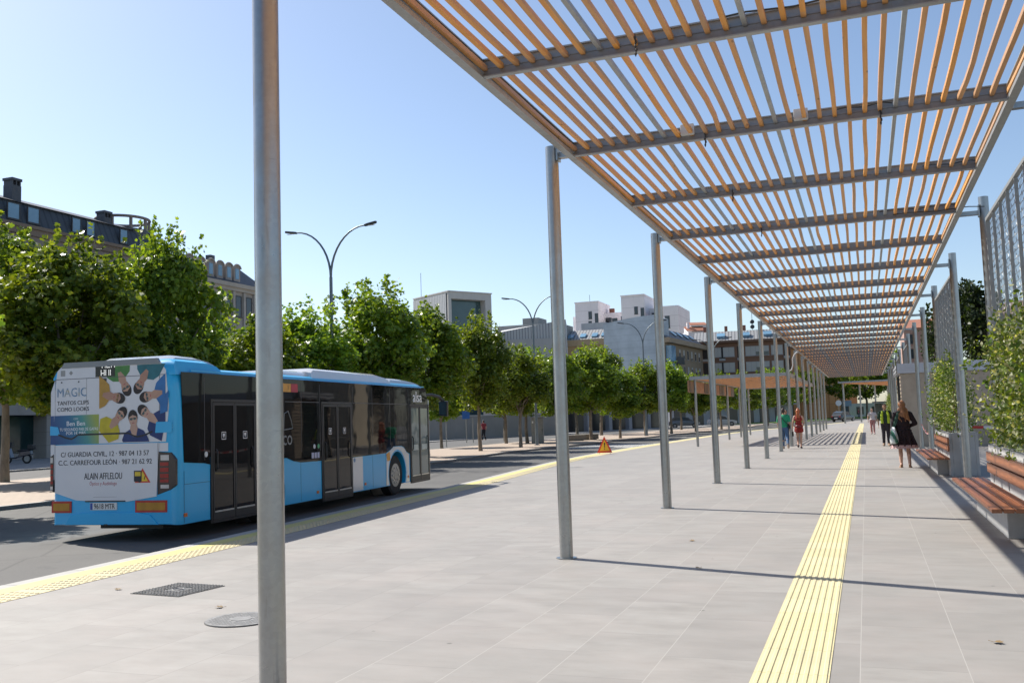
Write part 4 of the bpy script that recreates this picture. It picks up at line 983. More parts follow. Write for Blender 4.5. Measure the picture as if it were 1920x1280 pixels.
FAR = [
 (-14.6, 104, 6.0, 2.2, 'small tree seen under the lower pergola, first right of its corner post'),
 (-13.2, 111, 6.2, 2.3, 'small tree seen under the lower pergola, second right of its corner post'),
 (-11.3, 120, 6.6, 2.6, 'small tree seen under the lower pergola, third right of its corner post'),
 (-11.0, 133, 7.2, 3.0, 'round tree behind the posts, left of the man in the green shirt'),
 (-21.5, 98, 6.8, 2.4, 'back row tree seen between the third and fourth posts'),
 (-20.0, 110, 6.8, 2.5, 'back row tree left of the parked white car'),
 (-17.5, 121, 7.0, 2.6, 'back row tree right of the parked white car'),
 (-15.5, 134, 7.2, 2.8, 'back row tree far behind the man in the green shirt'),
 (-12.5, 150, 8.2, 3.2, 'large tree behind the row of posts above the red haired woman'),
 (-9.6, 172, 9.0, 3.4, 'tree at the left end of the lawn, by the far end of the canopy'),
 (-14.0, 178, 9.6, 3.6, 'tall tree at the end of the lawn with the orange building behind it'),
 (-4.6, 205, 11.5, 4.0, 'tree on the lawn left of the far pergola posts'),
 (.2, 212, 13.2, 5.0, 'broad dark tree on the lawn behind the middle of the far pergola'),
 (5.0, 216, 14.2, 5.4, 'broad dark tree on the lawn behind the right part of the far pergola'),
 (10.5, 208, 14.0, 5.4, 'broad tree on the lawn behind the distant shelter'),
 (-28, 74, 6.6, 2.4, 'tree of the third row behind the second post, before the garden wall'),
 (-28, 95, 7.0, 2.6, 'tree of the third row before the dark shopfronts'),
]
for x, y, h, r, lab in FAR: tree(x, y, h, lab, r, True, 'distant trees around the bend')
# dark weeping tree behind the kiosk
def weeping():
    rng = np.random.default_rng(4); t = thing('weeping_tree', 'dark weeping tree rising behind the kiosk roof between two posts', 'tree', (7.6, 78, -.1))
    P = []
    for k in range(150):
        a = rng.uniform(0, 6.28); r = rng.uniform(.3, 3.1) ; x, y = r * math.cos(a), r * math.sin(a); z = 10.6 - .30 * r * r * rng.uniform(.5, 1.1) + rng.normal() * .4; L = rng.uniform(2.0, 6.0)
        n = int(30 + L * 12); tt = rng.uniform(0, 1, n); P.append(np.stack([x + rng.normal(0, .16, n) + tt * x * .12, y + rng.normal(0, .16, n), np.maximum(z - tt * L, 1.2)], 1))
    P = np.concatenate(P); N = rng.normal(size=P.shape) + np.array([0, 0, .2]); V, k = leaves(P, N, rng.uniform(.2, .36, len(P)), rng, LEAF_B)
    m = MB(); m.tube([(0, 0, 0), (.1, 0, 3), (0, .1, 6), (.1, 0, 9.6)], [.3, .24, .18, .06], 10)
    for q in range(8): a = q * .785; m.tube([(.0, 0, 5 + q * .3), (math.cos(a) * 1.2, math.sin(a) * 1.2, 7.6 + q * .2), (math.cos(a) * 2.2, math.sin(a) * 2.2, 7.8)], [.1, .06, .03], 6)
    m.build('trunk', BARK, t, smooth=60)
    link_mesh('crown', leaf_mesh('crown', V, k, [leaf_mat('weeping_leaf', (.018, .036, .012), (.035, .065, .018), None, .3)]), t)
weeping()
# ------------------------------------------------------------------ people
def blob(name, caps, vox, mt, parent, sm=2):
    m = MB()
    for c in caps:
        if len(c) == 4: m.cap(c[0], c[1], c[2], c[3], 12)
        elif len(c) == 3: m.ell(c[0], c[1], 16, rot=c[2])
        else: m.ell(c[0], c[1], 16)
    o = m.build(name, mt)
    r = o.modifiers.new('r', 'REMESH'); r.mode = 'VOXEL'; r.voxel_size = vox; r.use_smooth_shade = True
    s = o.modifiers.new('s', 'SMOOTH'); s.factor = .5; s.iterations = sm
    dg = bpy.context.evaluated_depsgraph_get(); me = bpy.data.meshes.new_from_object(o.evaluated_get(dg)); o.modifiers.clear(); o.data = me
    me.materials.clear(); me.materials.append(mt)
    me.polygons.foreach_set('use_smooth', [True] * len(me.polygons)); o.parent = parent; return o
def cloth(name, col, var=.12): return mat(name, col, .85, var=var, scale=18, bump=.1)
SKIN = mat('skin', (.52, .31, .22), .55, var=.06); SKIN_D = mat('skin_tanned', (.40, .23, .15), .55, var=.06)
V3 = Vector
def hand(el, wr, curl=.5, inward=(0, 0, 0)):
    """palm, four unequal bent fingers and a thumb, at the wrist end of a forearm"""
    el, wr = V3(el), V3(wr); d = (wr - el).normalized(); side = V3((0, 1, 0)) if abs(d.y) < .75 else V3((0, 0, 1))
    side = (side - d * side.dot(d)).normalized(); nrm = d.cross(side); out = []
    pe = wr + d * .085
    for k in range(4):
        b = wr + side * (-.026 + .0175 * k); out.append((b + d * .015, .013, b + d * .08, .0115))
        L = (.038, .044, .041, .031)[k]; j = b + d * (.08 + L); c = (d * (1 - curl) + nrm * curl).normalized()
        out += [(b + d * .08, .0098, j, .0092), (j, .0092, j + c * L * .9, .0082)]
    th = wr + d * .03 - side * .034; out += [(wr + d * .015 - side * .018, .013, th, .0115), (th, .0105, th + d * .042 - side * .016 + nrm * .012, .0092)]
    return out
def body_caps(J, hd=1.0, hands=(.4, .4), face=True, build=1.0, fine=True):
    b = build; c = []
    c += [((0, 0, J['hip'] + .03), (.155 * b, .115 * b, .13)), ((0, 0, J['hip'] + .18), (.128 * b, .095 * b, .14)), ((0, .0, J['sh'] - .13), (.16 * b, .105 * b, .17))]
    c += [((-.15 * b, 0, J['sh'] - .02), .055, (.15 * b, 0, J['sh'] - .02), .055), ((0, -.005, J['sh'] - .02), .06, (0, .012, J['sh'] + .09), .052)]
    h = V3((J.get('hx', 0), .02, J['sh'] + .195)); c += [(tuple(h), (.076, .096, .115)), (tuple(h + V3((0, .02, -.07))), (.058, .07, .055))]
    if face: c += [(tuple(h + V3((0, .098, -.02))), (.014, .022, .024)), (tuple(h + V3((.076, -.005, -.02))), (.012, .02, .03)), (tuple(h + V3((-.076, -.005, -.02))), (.012, .02, .03)), (tuple(h + V3((0, .09, -.065))), (.024, .012, .01))]
    for s in ('l', 'r'):
        sg_ = -1 if s == 'l' else 1
        a, e, w_ = J['sho_' + s], J['elb_' + s], J['wri_' + s]
        c += [(a, .052 * b, e, .040), (e, .040, w_, .027)]
        c += hand(e, w_, hands[0 if s == 'l' else 1]) if fine else [(tuple(V3(w_) + (V3(w_) - V3(e)).normalized() * .05), (.03, .03, .05))]
        hp, kn, an, to = J['hip_' + s], J['kne_' + s], J['ank_' + s], J['toe_' + s]
        c += [(hp, .088 * b, kn, .056), (kn, .056, an, .038)]
        k_, a_ = V3(kn), V3(an); c += [(tuple(k_.lerp(a_, .12)), .052, tuple(k_.lerp(a_, .38) + V3((0, -.022, 0))), .054), (tuple(k_.lerp(a_, .38) + V3((0, -.022, 0))), .054, tuple(k_.lerp(a_, .75)), .038)]
        t_ = V3(to); d = (t_ - a_); c += [(tuple(a_ - d.normalized() * .03 + V3((0, 0, -.02))), .036, tuple(t_), .026)]
    return c
def person(lab, loc, rz, J, skin, sc=1.0, grp=None, vox=.0105, **k):
    t = thing('person', lab, 'person', loc, rz, grp, (sc, sc, sc)); blob('body', body_caps(J, **k), vox, skin, t); return t
def eyes(t, J):
    h = V3((J.get('hx', 0), .02, J['sh'] + .195)); m = MB()
    for s in (-1, 1): m.ell(h + V3((.031 * s, .084, .008)), (.012, .009, .008), 8)
    m.build('eye', mat('eye_dark', (.03, .02, .015), .2), t)
    m = MB(); m.ell(h + V3((0, .096, -.068)), (.022, .008, .006), 8); m.build('mouth', mat('lip', (.35, .12, .1), .5), t)
# woman in the black dress, walking away
J = dict(hip=.94, sh=1.42, sho_l=(-.18, 0, 1.38), elb_l=(-.235, .02, 1.11), wri_l=(-.20, .19, .98), sho_r=(.18, 0, 1.38), elb_r=(.30, -.02, 1.14), wri_r=(.13, .17, 1.05),
         hip_l=(-.09, 0, .9), kne_l=(-.095, .05, .48), ank_l=(-.10, -.03, .09), toe_l=(-.115, .12, .032), hip_r=(.09, 0, .9), kne_r=(.095, .02, .47), ank_r=(.10, -.12, .085), toe_r=(.12, .03, .03))
t = person('woman with long auburn hair in a knee-length black dress, walking away beside the benches', (.92, 28.2, 0), R(2), J, SKIN, 1.04, vox=.009, build=1.08)
BLK = cloth('dress_black', (.018, .008, .012))
skirt = []
for i in range(9):
    z = 1.10 - i * .068; r = .178 + i * .0172
    skirt += [((0, 0, z), (r, r * .72, .05))]
for a in range(12):
    q = a * .5236; skirt.append(((math.cos(q) * .155, math.sin(q) * .12, .98), .03, (math.cos(q) * .315, math.sin(q) * .235, .565), .022))
top_ = [((0, 0, J['sh'] - .13), (.185, .135, .19)), ((0, 0, 1.12), (.175, .135, .16)), ((-.15, 0, 1.40), .07, (.15, 0, 1.40), .07)]
for s in ('l', 'r'):
    e, w_ = V3(J['elb_' + s]), V3(J['wri_' + s]); top_ += [(J['sho_' + s], .073, tuple(e), .06), (tuple(e), .06, tuple(e.lerp(w_, .75)), .047)]
blob('dress', skirt + top_, .013, BLK, t)
m = MB()
for a in range(40):
    q = a * math.pi / 20; q2 = (a + 1) * math.pi / 20; w_ = 1 + .06 * math.sin(a * 2.3)
    m.face([(math.cos(q) * .315, math.sin(q) * .235, .585), (math.cos(q2) * .315, math.sin(q2) * .235, .585), (math.cos(q2) * .345 * w_, math.sin(q2) * .26 * w_, .50), (math.cos(q) * .345 * w_, math.sin(q) * .26 * w_, .495 + .012 * (a % 2))])
m.build('lace_hem', cloth('lace_pink', (.52, .34, .33)), t)
h = V3((0, .02, J['sh'] + .195)); hair = [(tuple(h + V3((0, -.012, .015))), (.098, .115, .125)), (tuple(h + V3((0, -.06, -.10))), (.10, .075, .13)), (tuple(h + V3((.02, -.10, -.24))), (.112, .06, .14)), (tuple(h + V3((.04, -.105, -.32))), (.08, .045, .09))]
for q in range(9): x = -.09 + q * .024; hair.append((tuple(h + V3((x, -.085, -.1))), .03, tuple(h + V3((x * 1.35 + .02, -.13, -.34 - .04 * (q % 3))), ), .016))
hm = NT('auburn_hair'); f_ = hm.noise(30, 4, hm.mapping((1, 1, .12))); hm.bump(f_, .4); hm.set(hm.ramp(f_, [(.3, (.16, .06, .022)), (.6, (.34, .15, .06)), (.8, (.50, .27, .12))]), .45)
blob('hair', hair, .011, hm.m, t)
for s in ('l', 'r'):
    a, o_ = V3(J['ank_' + s]), V3(J['toe_' + s]); m = MB(); d = (o_ - a).normalized(); d.z = 0
    pts = [a - d * .05, a + d * .03, o_ - d * .03, o_ + d * .035]
    m.tube([(p.x, p.y, .008 + (.02 if i < 1 else 0)) for i, p in enumerate(pts)], [.03, .034, .042, .03], 10); m.tube([(a - d * .045)[:], (a - d * .03 + V3((0, 0, -.03)))[:]], [.03, .035], 8)
    m.build('sandal', mat('sandal_tan', (.28, .16, .09), .6), t)
bag = thing('shoulder_bag', 'shiny green and white tote bag hanging from the shoulder of the woman in black', 'bag', (.92 - .25, 28.2 - .15, -.06), R(8), None, (1.12, 1.12, 1.08))
m = MB(); sect = []
for z, w_, d_ in ((.66, .15, .07), (.69, .19, .095), (.78, .20, .10), (.92, .185, .075), (1.04, .165, .04), (1.075, .15, .025)):
    sect.append([(.0 + d_ * math.cos(q * .5236), w_ * math.sin(q * .5236), z) for q in range(12)])
vs = [p for s in sect for p in s]; fs = []
for i in range(5):
    for k in range(12): fs.append((i * 12 + k, i * 12 + (k + 1) % 12, (i + 1) * 12 + (k + 1) % 12, (i + 1) * 12 + k))
fs += [tuple(range(12))[::-1], tuple(60 + k for k in range(12))]; m.add(vs, fs)
bmt = NT('bag_vinyl'); tc_ = bmt.n('TexCoord'); sp_ = bmt.n('SeparateXYZ'); bmt.l(tc_.outputs['Object'], sp_.inputs[0])
fz = bmt.math('ADD', sp_.outputs[2], bmt.math('MULTIPLY', sp_.outputs[0], 2.2)); fz = bmt.math('ADD', fz, bmt.math('MULTIPLY', bmt.noise(7, 2), .12))
bmt.set(bmt.ramp(fz, [(.66, (.55, .60, .62)), (.74, (.42, .52, .5)), (.78, (.03, .13, .09)), (.93, (.03, .12, .085)), (.96, (.6, .63, .66))]), .18); bmt.bump(bmt.noise(9, 3), .35)
bd = m.build('bag_body', bmt.m, bag, smooth=50)
m = MB()
for y in (-.08, .08): m.tube([(0, y, 1.06), (.05, y * .7, 1.25), (.115, y * .45, 1.44), (.16, 0, 1.47), (.14, y * .3 + .05, 1.40), (.07, y, 1.2), (.01, y, 1.06)], .012, 6)
m.build('strap', cloth('strap_green', (.02, .07, .05)), bag, smooth=50)
# red haired woman in a short red dress
J2 = dict(hip=.94, sh=1.42, sho_l=(-.17, 0, 1.38), elb_l=(-.25, -.01, 1.12), wri_l=(-.27, .03, .88), sho_r=(.17, 0, 1.38), elb_r=(.22, .02, 1.13), wri_r=(.15, .18, 1.0),
          hip_l=(-.09, 0, .9), kne_l=(-.08, .10, .50), ank_l=(-.05, -.10, .16), toe_l=(-.06, .0, .06), hip_r=(.09, 0, .9), kne_r=(.075, .03, .48), ank_r=(.06, .02, .09), toe_r=(.07, .17, .03))
t = person('ginger haired woman in a short red dress with a belt bag, walking away', (-2.82, 44.0, 0), R(-2), J2, SKIN, .99)
RED = cloth('dress_red', (.24, .018, .014), .35)
blob('dress', [((0, 0, 1.29), (.175, .125, .17)), ((0, 0, 1.1), (.155, .12, .15)), ((0, 0, .95), (.19, .145, .12)), ((0, 0, .84), (.205, .16, .11)), ((0, 0, .76), (.21, .165, .08)), ((-.11, 0, 1.41), .055, (.11, 0, 1.41), .055)], .013, RED, t)
hair = [(tuple(h + V3((0, -.01, .015))), (.098, .11, .125)), (tuple(h + V3((0, -.06, -.09))), (.085, .07, .12)), (tuple(h + V3((.01, -.09, -.22))), (.07, .05, .16)), (tuple(h + V3((.0, -.03, .13))), (.05, .05, .04))]
for q in range(5): hair.append((tuple(h + V3((-.05 + q * .025, -.09, -.12))), .028, tuple(h + V3((-.06 + q * .03, -.13, -.38))), .014))
g_ = NT('ginger_hair'); f_ = g_.noise(30, 4, g_.mapping((1, 1, .12))); g_.set(g_.ramp(f_, [(.3, (.25, .06, .02)), (.7, (.5, .15, .05))]), .45); blob('hair', hair, .012, g_.m, t)
m = MB(); m.tube([(.19 * math.cos(q * .314), .145 * math.sin(q * .314), .985) for q in range(21)], .016, 6); m.ell((0, -.17, .97), (.13, .055, .075), 12); m.build('belt_bag', mat('belt_bag_wine', (.15, .015, .02), .3), t, smooth=60)
for s in ('l', 'r'):
    a, o_ = V3(J2['ank_' + s]), V3(J2['toe_' + s]); m = MB(); m.tube([a + V3((0, -.05, -.04)), a.lerp(o_, .5) + V3((0, 0, -.03)), o_ + V3((0, .03, 0))], [.042, .045, .034], 8); m.build('shoe', cloth('shoe_dark', (.05, .03, .035)), t, smooth=60)
hb = thing('handbag', 'small black bag in the left hand of the woman in the red dress', 'bag', (-2.82 - .27, 44.0 + .03, 0))
m = MB(); m.box(-.035, .035, -.09, .09, .53, .74); m.build('bag_body', cloth('bag_black', (.02, .02, .022)), hb, bevel=.02)
m = MB(); m.tube([(0, -.06, .74), (0, -.02, .83), (0, .02, .83), (0, .06, .74)], .008, 6); m.build('strap', cloth('bag_black', (.02, .02, .022)), hb)
# man in the green shirt, mid-stride
J3 = dict(hip=.97, sh=1.46, sho_l=(-.19, 0, 1.42), elb_l=(-.26, .04, 1.14), wri_l=(-.25, .16, .92), sho_r=(.19, 0, 1.42), elb_r=(.26, -.06, 1.15), wri_r=(.24, .06, .93),
          hip_l=(-.09, 0, .94), kne_l=(-.09, .16, .52), ank_l=(-.09, .20, .09), toe_l=(-.10, .36, .035), hip_r=(.09, 0, .94), kne_r=(.12, -.06, .50), ank_r=(.19, -.36, .22), toe_r=(.195, -.37, .06))
t = person('man in a bright green T-shirt and blue jeans walking away, half hidden by a post', (-3.42, 43.6, 0), R(-3), J3, SKIN_D, 1.0)
GRN = cloth('shirt_green', (.015, .26, .13))
blob('shirt', [((0, 0, 1.32), (.20, .145, .19)), ((0, 0, 1.12), (.18, .14, .16)), ((0, 0, .99), (.185, .145, .10)), ((-.15, 0, 1.43), .075, (.15, 0, 1.43), .075), (J3['sho_l'], .08, tuple(V3(J3['sho_l']).lerp(V3(J3['elb_l']), .75)), .075), (J3['sho_r'], .08, tuple(V3(J3['sho_r']).lerp(V3(J3['elb_r']), .75)), .075)], .013, GRN, t)
def trousers(t, J, col, name):
    c = [((0, 0, J['hip'] + .0), (.168, .13, .11))]
    for s in ('l', 'r'): c += [(J['hip_' + s], .105, J['kne_' + s], .075), (J['kne_' + s], .075, tuple(V3(J['ank_' + s]) + V3((0, 0, .0))), .058)]
    return blob('trousers', c, .013, cloth(name, col, .2), t)
trousers(t, J3, (.05, .11, .21), 'jeans_blue')
def short_hair(t, J, col, name):
    h = V3((0, .02, J['sh'] + .195)); return blob('hair', [(tuple(h + V3((0, -.022, .022))), (.086, .098, .112)), (tuple(h + V3((0, -.055, -.035))), (.07, .055, .07))], .012, mat(name, col, .6, var=.3, scale=40), t)
short_hair(t, J3, (.03, .02, .015), 'dark_hair')
def shoes(t, J, col, name):
    for s in ('l', 'r'):
        a, o_ = V3(J['ank_' + s]), V3(J['toe_' + s]); d = (o_ - a).normalized(); m = MB(); m.tube([a - d * .055 + V3((0, -.01, -.02)), a + d * .03, o_ - d * .01, o_ + d * .03], [.045, .056, .05, .03], 10); m.build('shoe', mat(name, col, .7), t, smooth=60)
shoes(t, J3, (.42, .32, .24), 'shoe_tan')
m = MB(); m.tube([(-.16, .0, 1.51), (-.05, -.155, 1.34), (.12, -.165, 1.14), (.21, -.05, 1.03)], .013, 6); m.build('bag_strap', cloth('bag_black', (.02, .02, .022)), t)
cbg = thing('crossbody_bag', 'small black bag hanging at the hip of the man in the green shirt', 'bag', (-3.42 + .24, 43.55, 0)); m = MB(); m.box(-.04, .04, -.09, .09, .88, 1.04); m.build('bag_body', cloth('bag_black', (.02, .02, .022)), cbg, bevel=.02)
# man in the high visibility vest, walking towards the camera
JW = dict(hip=.96, sh=1.45, sho_l=(-.19, 0, 1.41), elb_l=(-.27, -.02, 1.14), wri_l=(-.25, .10, .92), sho_r=(.19, 0, 1.41), elb_r=(.28, -.03, 1.14), wri_r=(.27, .06, .90),
          hip_l=(-.09, 0, .93), kne_l=(-.09, .12, .50), ank_l=(-.09, .10, .09), toe_l=(-.11, .25, .03), hip_r=(.09, 0, .93), kne_r=(.09, .05, .50), ank_r=(.09, -.14, .10), toe_r=(.10, .0, .035))
J4 = JW
t = person('man in dark clothes and a yellow-green safety vest walking towards the camera', (.75, 44.6, 0), R(182), J4, SKIN_D, 1.03)
def top_shirt(t, J, mt, name='shirt', sleeve=.95, grow=0):
    c = [((0, 0, J['sh'] - .13), (.195 + grow, .14 + grow, .19)), ((0, 0, 1.14), (.172 + grow, .135 + grow, .16)), ((0, 0, 1.0), (.18 + grow, .142 + grow, .10)), ((-.14, 0, J['sh'] - .03), .072 + grow, (.14, 0, J['sh'] - .03), .072 + grow)]
    if sleeve:
        for s in ('l', 'r'): a, e, w_ = V3(J['sho_' + s]), V3(J['elb_' + s]), V3(J['wri_' + s]); c += [(tuple(a), .074, tuple(a.lerp(e, min(1, sleeve))), .062)]
    return blob(name, c, .013, mt, t)
top_shirt(t, J4, cloth('shirt_dark', (.02, .045, .035)), sleeve=.9)
m = MB()
for s in (-1, 1):
    m.tube([(s * .09, .13, 1.47), (s * .125, .165, 1.32), (s * .13, .16, 1.12), (s * .13, .155, .95)], [.035, .05, .055, .055], 8)
m.build('safety_vest', mat('vest_lime', (.36, .50, .02), .6), t, smooth=60)
trousers(t, J4, (.025, .022, .03), 'trousers_dark'); short_hair(t, J4, (.03, .02, .015), 'dark_hair'); shoes(t, J4, (.22, .14, .09), 'shoe_brown'); eyes(t, J4)
# woman in white behind him, a woman in pink behind the red dress, and two small figures near the far car
t = person('small figure in white top and pink trousers behind the man in the safety vest', (.35, 66.5, 0), R(176), JW, SKIN, .95, vox=.013, fine=False)
top_shirt(t, JW, cloth('top_white', (.6, .55, .55)), sleeve=.5); trousers(t, JW, (.45, .22, .21), 'trousers_pink'); short_hair(t, JW, (.10, .05, .03), 'brown_hair'); shoes(t, JW, (.3, .2, .2), 'shoe_rose'); eyes(t, JW)
t = person('person in pale pink shirt and black trousers between the green shirt and red dress', (-4.25, 56, 0), R(175), JW, SKIN_D, .98, vox=.013, fine=False)
top_shirt(t, JW, cloth('top_pink', (.50, .40, .42)), sleeve=.5); trousers(t, JW, (.02, .02, .024), 'trousers_black'); short_hair(t, JW, (.03, .02, .015), 'dark_hair'); shoes(t, JW, (.03, .03, .03), 'shoe_black'); eyes(t, JW)
t = person('distant person in a grey shirt standing behind the dark parked car', (-4.6, 170, -.0), R(90), JW, SKIN, 1.0, vox=.016, fine=False)
top_shirt(t, JW, cloth('top_grey', (.42, .42, .44)), sleeve=.5); trousers(t, JW, (.05, .06, .10), 'trousers_navy'); short_hair(t, JW, (.03, .02, .015), 'dark_hair')
t = person('distant person in a red top on the lawn, right of the dark parked car', (-1.4, 200, 0), R(-90), JW, SKIN, 1.0, vox=.016, fine=False)
top_shirt(t, JW, cloth('top_red', (.30, .04, .05)), sleeve=.5); trousers(t, JW, (.05, .06, .10), 'trousers_navy'); short_hair(t, JW, (.03, .02, .015), 'dark_hair')
t = person('dark figure in a red top walking past the garden wall, behind the leaning tree trunk', (-31.5, 78, 0), R(60), JW, SKIN, 1.0, vox=.016, fine=False)
top_shirt(t, JW, cloth('top_red', (.30, .04, .05)), sleeve=.5); trousers(t, JW, (.02, .02, .024), 'trousers_black'); short_hair(t, JW, (.03, .02, .015), 'dark_hair')

# a few dry leaves on the paving
for x, y, r_, lab in ((-7.35, 8.0, .4, 'dry leaf on the paving left of the square drain cover'), (-5.62, 7.35, 1.9, 'dry leaf on the paving left of the round manhole cover'), (-1.75, 10.2, 2.6, 'dry leaf on the paving between the second post and the tactile path'), (-2.2, 12.4, .9, 'dry leaf beyond the second post shadow'), (.75, 7.3, 4.0, 'dry leaf right of the tactile path near the bottom edge')):
    m = MB(); m.add([(a * .075, (b - .5) * .075, .006 + .018 * abs(a) + .006 * b) for a, b in LEAF_A], [tuple(range(len(LEAF_A)))])
    m.tube([(0, -.037, .006), (.01, -.075, .012)], .0015, 4)
    o = m.build('fallen_leaf', mat('dry_leaf', (.20, .13, .05), .7)); o.location = (x, y, 0); o.rotation_euler = (0, 0, r_); tag(o, lab, 'leaf', 'dry leaves on the paving')
# ------------------------------------------------------------------ buildings
WGL = mat('window_glass', (.035, .045, .055), .06, var=.3, scale=.4, spec=.7)
WGL_SKY = mat('window_blue', (.16, .30, .42), .06, var=.2, scale=.5, spec=.8)
BLIND = mat('roller_blind', (.42, .40, .37), .7, var=.08, stretch=(1, 1, 8))
WFR = mat('window_frame', (.30, .29, .28), .5); WFR_D = mat('window_frame_dark', (.04, .04, .045), .5)
def stone(name, col, sc=.5, joints=None, var=.12):
    t = NT(name); v = t.mapping((1, 1, 1)); f = t.noise(sc, 6, v, .6); st_ = t.noise(2.2, 4, t.mapping((1, 1, .12)))
    c = t.mix(t.ramp(f, [(.3, (0, 0, 0)), (.72, (1, 1, 1))]), tuple(x * (1 - var) for x in col), tuple(min(1, x * (1 + var)) for x in col))
    c = t.mix(t.ramp(st_, [(.58, (0, 0, 0)), (.75, (.35, .35, .35))]), c, tuple(x * .6 for x in col))
    if joints:
        sp = t.n('SeparateXYZ'); tc = t.n('TexCoord'); t.l(tc.outputs['Object'], sp.inputs[0])
        j = t.math('LESS_THAN', t.math('FRACT', t.math('DIVIDE', sp.outputs[2], joints)), .05); c = t.mix(t.math('MULTIPLY', j, .5), c, tuple(x * .55 for x in col))
    return t.set(c, .85)
def ribbed(name, a, b, pitch, axis=0, rough=.5):
    t = NT(name); tc = t.n('TexCoord'); sp = t.n('SeparateXYZ'); t.l(tc.outputs['Object'], sp.inputs[0])
    fr = t.math('FRACT', t.math('DIVIDE', sp.outputs[axis], pitch)); m_ = t.math('LESS_THAN', fr, .28); f = t.noise(.6, 4)
    c = t.mix(m_, t.mix(f, tuple(x * .85 for x in a), a), b); t.bump(t.math('SUBTRACT', 1, m_), .5, .06); return t.set(c, rough)
_win = {}
def window(par, x, z, w_, h_, y=0.0, glass=None, frame=None, blind=0.0, rot=None):
    """window standing in the wall plane y (outside is -y): frame > pane (> blind)"""
    key = (round(w_, 2), round(h_, 2), (glass or WGL).name, (frame or WFR).name, blind)
    if key not in _win:
        m = MB(); e = .07
        m.box(-w_ / 2, -w_ / 2 + e, -.05, .04, 0, h_); m.box(w_ / 2 - e, w_ / 2, -.05, .04, 0, h_); m.box(-w_ / 2 + e, w_ / 2 - e, -.05, .04, 0, e); m.box(-w_ / 2 + e, w_ / 2 - e, -.05, .04, h_ - e, h_)
        if w_ > 1.25: m.box(-.03, .03, -.045, .03, e, h_ - e)
        m.box(-w_ / 2 - .06, w_ / 2 + .06, -.12, .0, -.07, -.002)
        a = m.mesh('window', frame or WFR); m = MB(); m.box(-w_ / 2 + e, w_ / 2 - e, -.012, .0, e, h_ - e); b = m.mesh('pane', glass or WGL); c = None
        if blind > 0:
            m = MB(); m.box(-w_ / 2 + e, w_ / 2 - e, -.03, -.014, e + (h_ - 2 * e) * (1 - blind), h_ - e); c = m.mesh('blind', BLIND)
        _win[key] = (a, b, c)
    a, b, c = _win[key]; o = link_mesh('window', a, par); o.location = (x, y, z)
    if rot is not None: o.rotation_euler = (0, 0, rot)
    link_mesh('pane', b, o)
    if c: link_mesh('blind', c, o)
    return o
def front(p0, p1):                      # origin, heading and length of a facade whose outside is to the right of p0 -> p1 seen from above
    d = Vector((p1[0] - p0[0], p1[1] - p0[1])); return math.atan2(d.y, d.x), d.length
def site(name, lab, cat, p0, p1, grp=None):
    a, L = front(p0, p1); return thing(name, lab, cat, (p0[0], p0[1], -.1), a, grp), L
TAUPE = stone('taupe_render', (.235, .20, .185), .4); LIME = stone('limestone', (.36, .32, .28), .5, 1.0)
ZINC = ribbed('zinc_roof', (.055, .065, .075), (.030, .036, .042), .62); SLATE = mat('slate_roof', (.06, .065, .075), .5, var=.2, scale=3)
# --- long building with dark zinc attic at the left
b, L = site('zinc_roof_building', 'long building with dark zinc attic, roof turret and chimneys behind the trees at the left', 'building', (-58, 26), (-58, 68.3))
m = MB(); m.box(0, L, 0, 14, 4.9, 17.2); m.box(0, L, 2.5, 14, 0, 4.9); m.build('wall', TAUPE, b)
m = MB(); m.box(0, L, -.25, .5, 3.3, 4.9); m.build('lintel_band', LIME, b)
m = MB(); m.box(0, L, 1.2, 1.25, .5, 3.3); m.build('shopfront_glass', mat('shop_glass', (.02, .05, .05), .08, var=.3, scale=.5), b)
m = MB()
for x in (4, 12, 20, 29.6, 36): m.box(x, x + 1.0, -.1, 1.2, 0, 3.3)
m.box(0, L, 1.0, 1.3, 0, .5); m.build('pilaster', LIME, b)
m = MB(); m.box(-.1, L + .1, -.35, 14, 17.2, 17.45); m.box(-.05, L, -.2, 0, 16.7, 17.2); m.build('cornice', stone('brown_cornice', (.20, .155, .12)), b)
m = MB(); m.prism([(0, .0, 17.45), (0, .75, 19.25), (0, 13.2, 19.25), (0, 14, 17.45)][::-1], (L, 0, 0), 0); m.build('attic', ZINC, b)
m = MB(); m.prism([(-.1, .55, 19.25), (-.1, 6.5, 21.2), (-.1, 13.6, 19.25)][::-1], (L + .2, 0, 0), 0); m.build('roof', SLATE, b)
for y in (52.6, 54.4, 58.6, 60.1, 63.8, 44, 46, 36, 38):
    w_ = 1.15 if y < 57 else .95; o = window(b, y - 26, 17.72, w_, 1.25, .12, WGL_SKY, WFR_D)
for x in range(2, 40, 3):
    for z in (13.6, 10.4, 7.2): window(b, x, z, 1.4, 1.9, -.0, WGL, WFR)
for x, h, yy in ((28.4, 21.4, 1.8), (37.8, 20.7, 1.8)):
    m = MB(); m.box(x - .42, x + .42, yy, yy + .9, 19.4, h - .55); ch = m.build('chimney', SLATE, b)
    m = MB()
    for q in (-.35, 0, .35): m.box(x + q - .05, x + q + .05, yy + .02, yy + .88, h - .55, h - .2)
    m.box(x - .47, x + .47, yy - .05, yy + .95, h - .2, h); m.build('chimney_cap', SLATE, ch)
m = MB(); cxx, cyy = 40.6, 2.8; m.tube([(cxx, cyy, 16.5), (cxx, cyy, 19.5)], 2.3, 32); tu = m.build('turret', SLATE, b, smooth=40)
m = MB(); m.tube([(cxx + 2.25 * math.cos(q * .19635), cyy + 2.25 * math.sin(q * .19635), 20.5) for q in range(33)], .13, 6, False)
for q in range(9): a = q * .698; m.box(cxx + 2.2 * math.cos(a) - .1, cxx + 2.2 * math.cos(a) + .1, cyy + 2.2 * math.sin(a) - .1, cyy + 2.2 * math.sin(a) + .1, 19.45, 20.5)
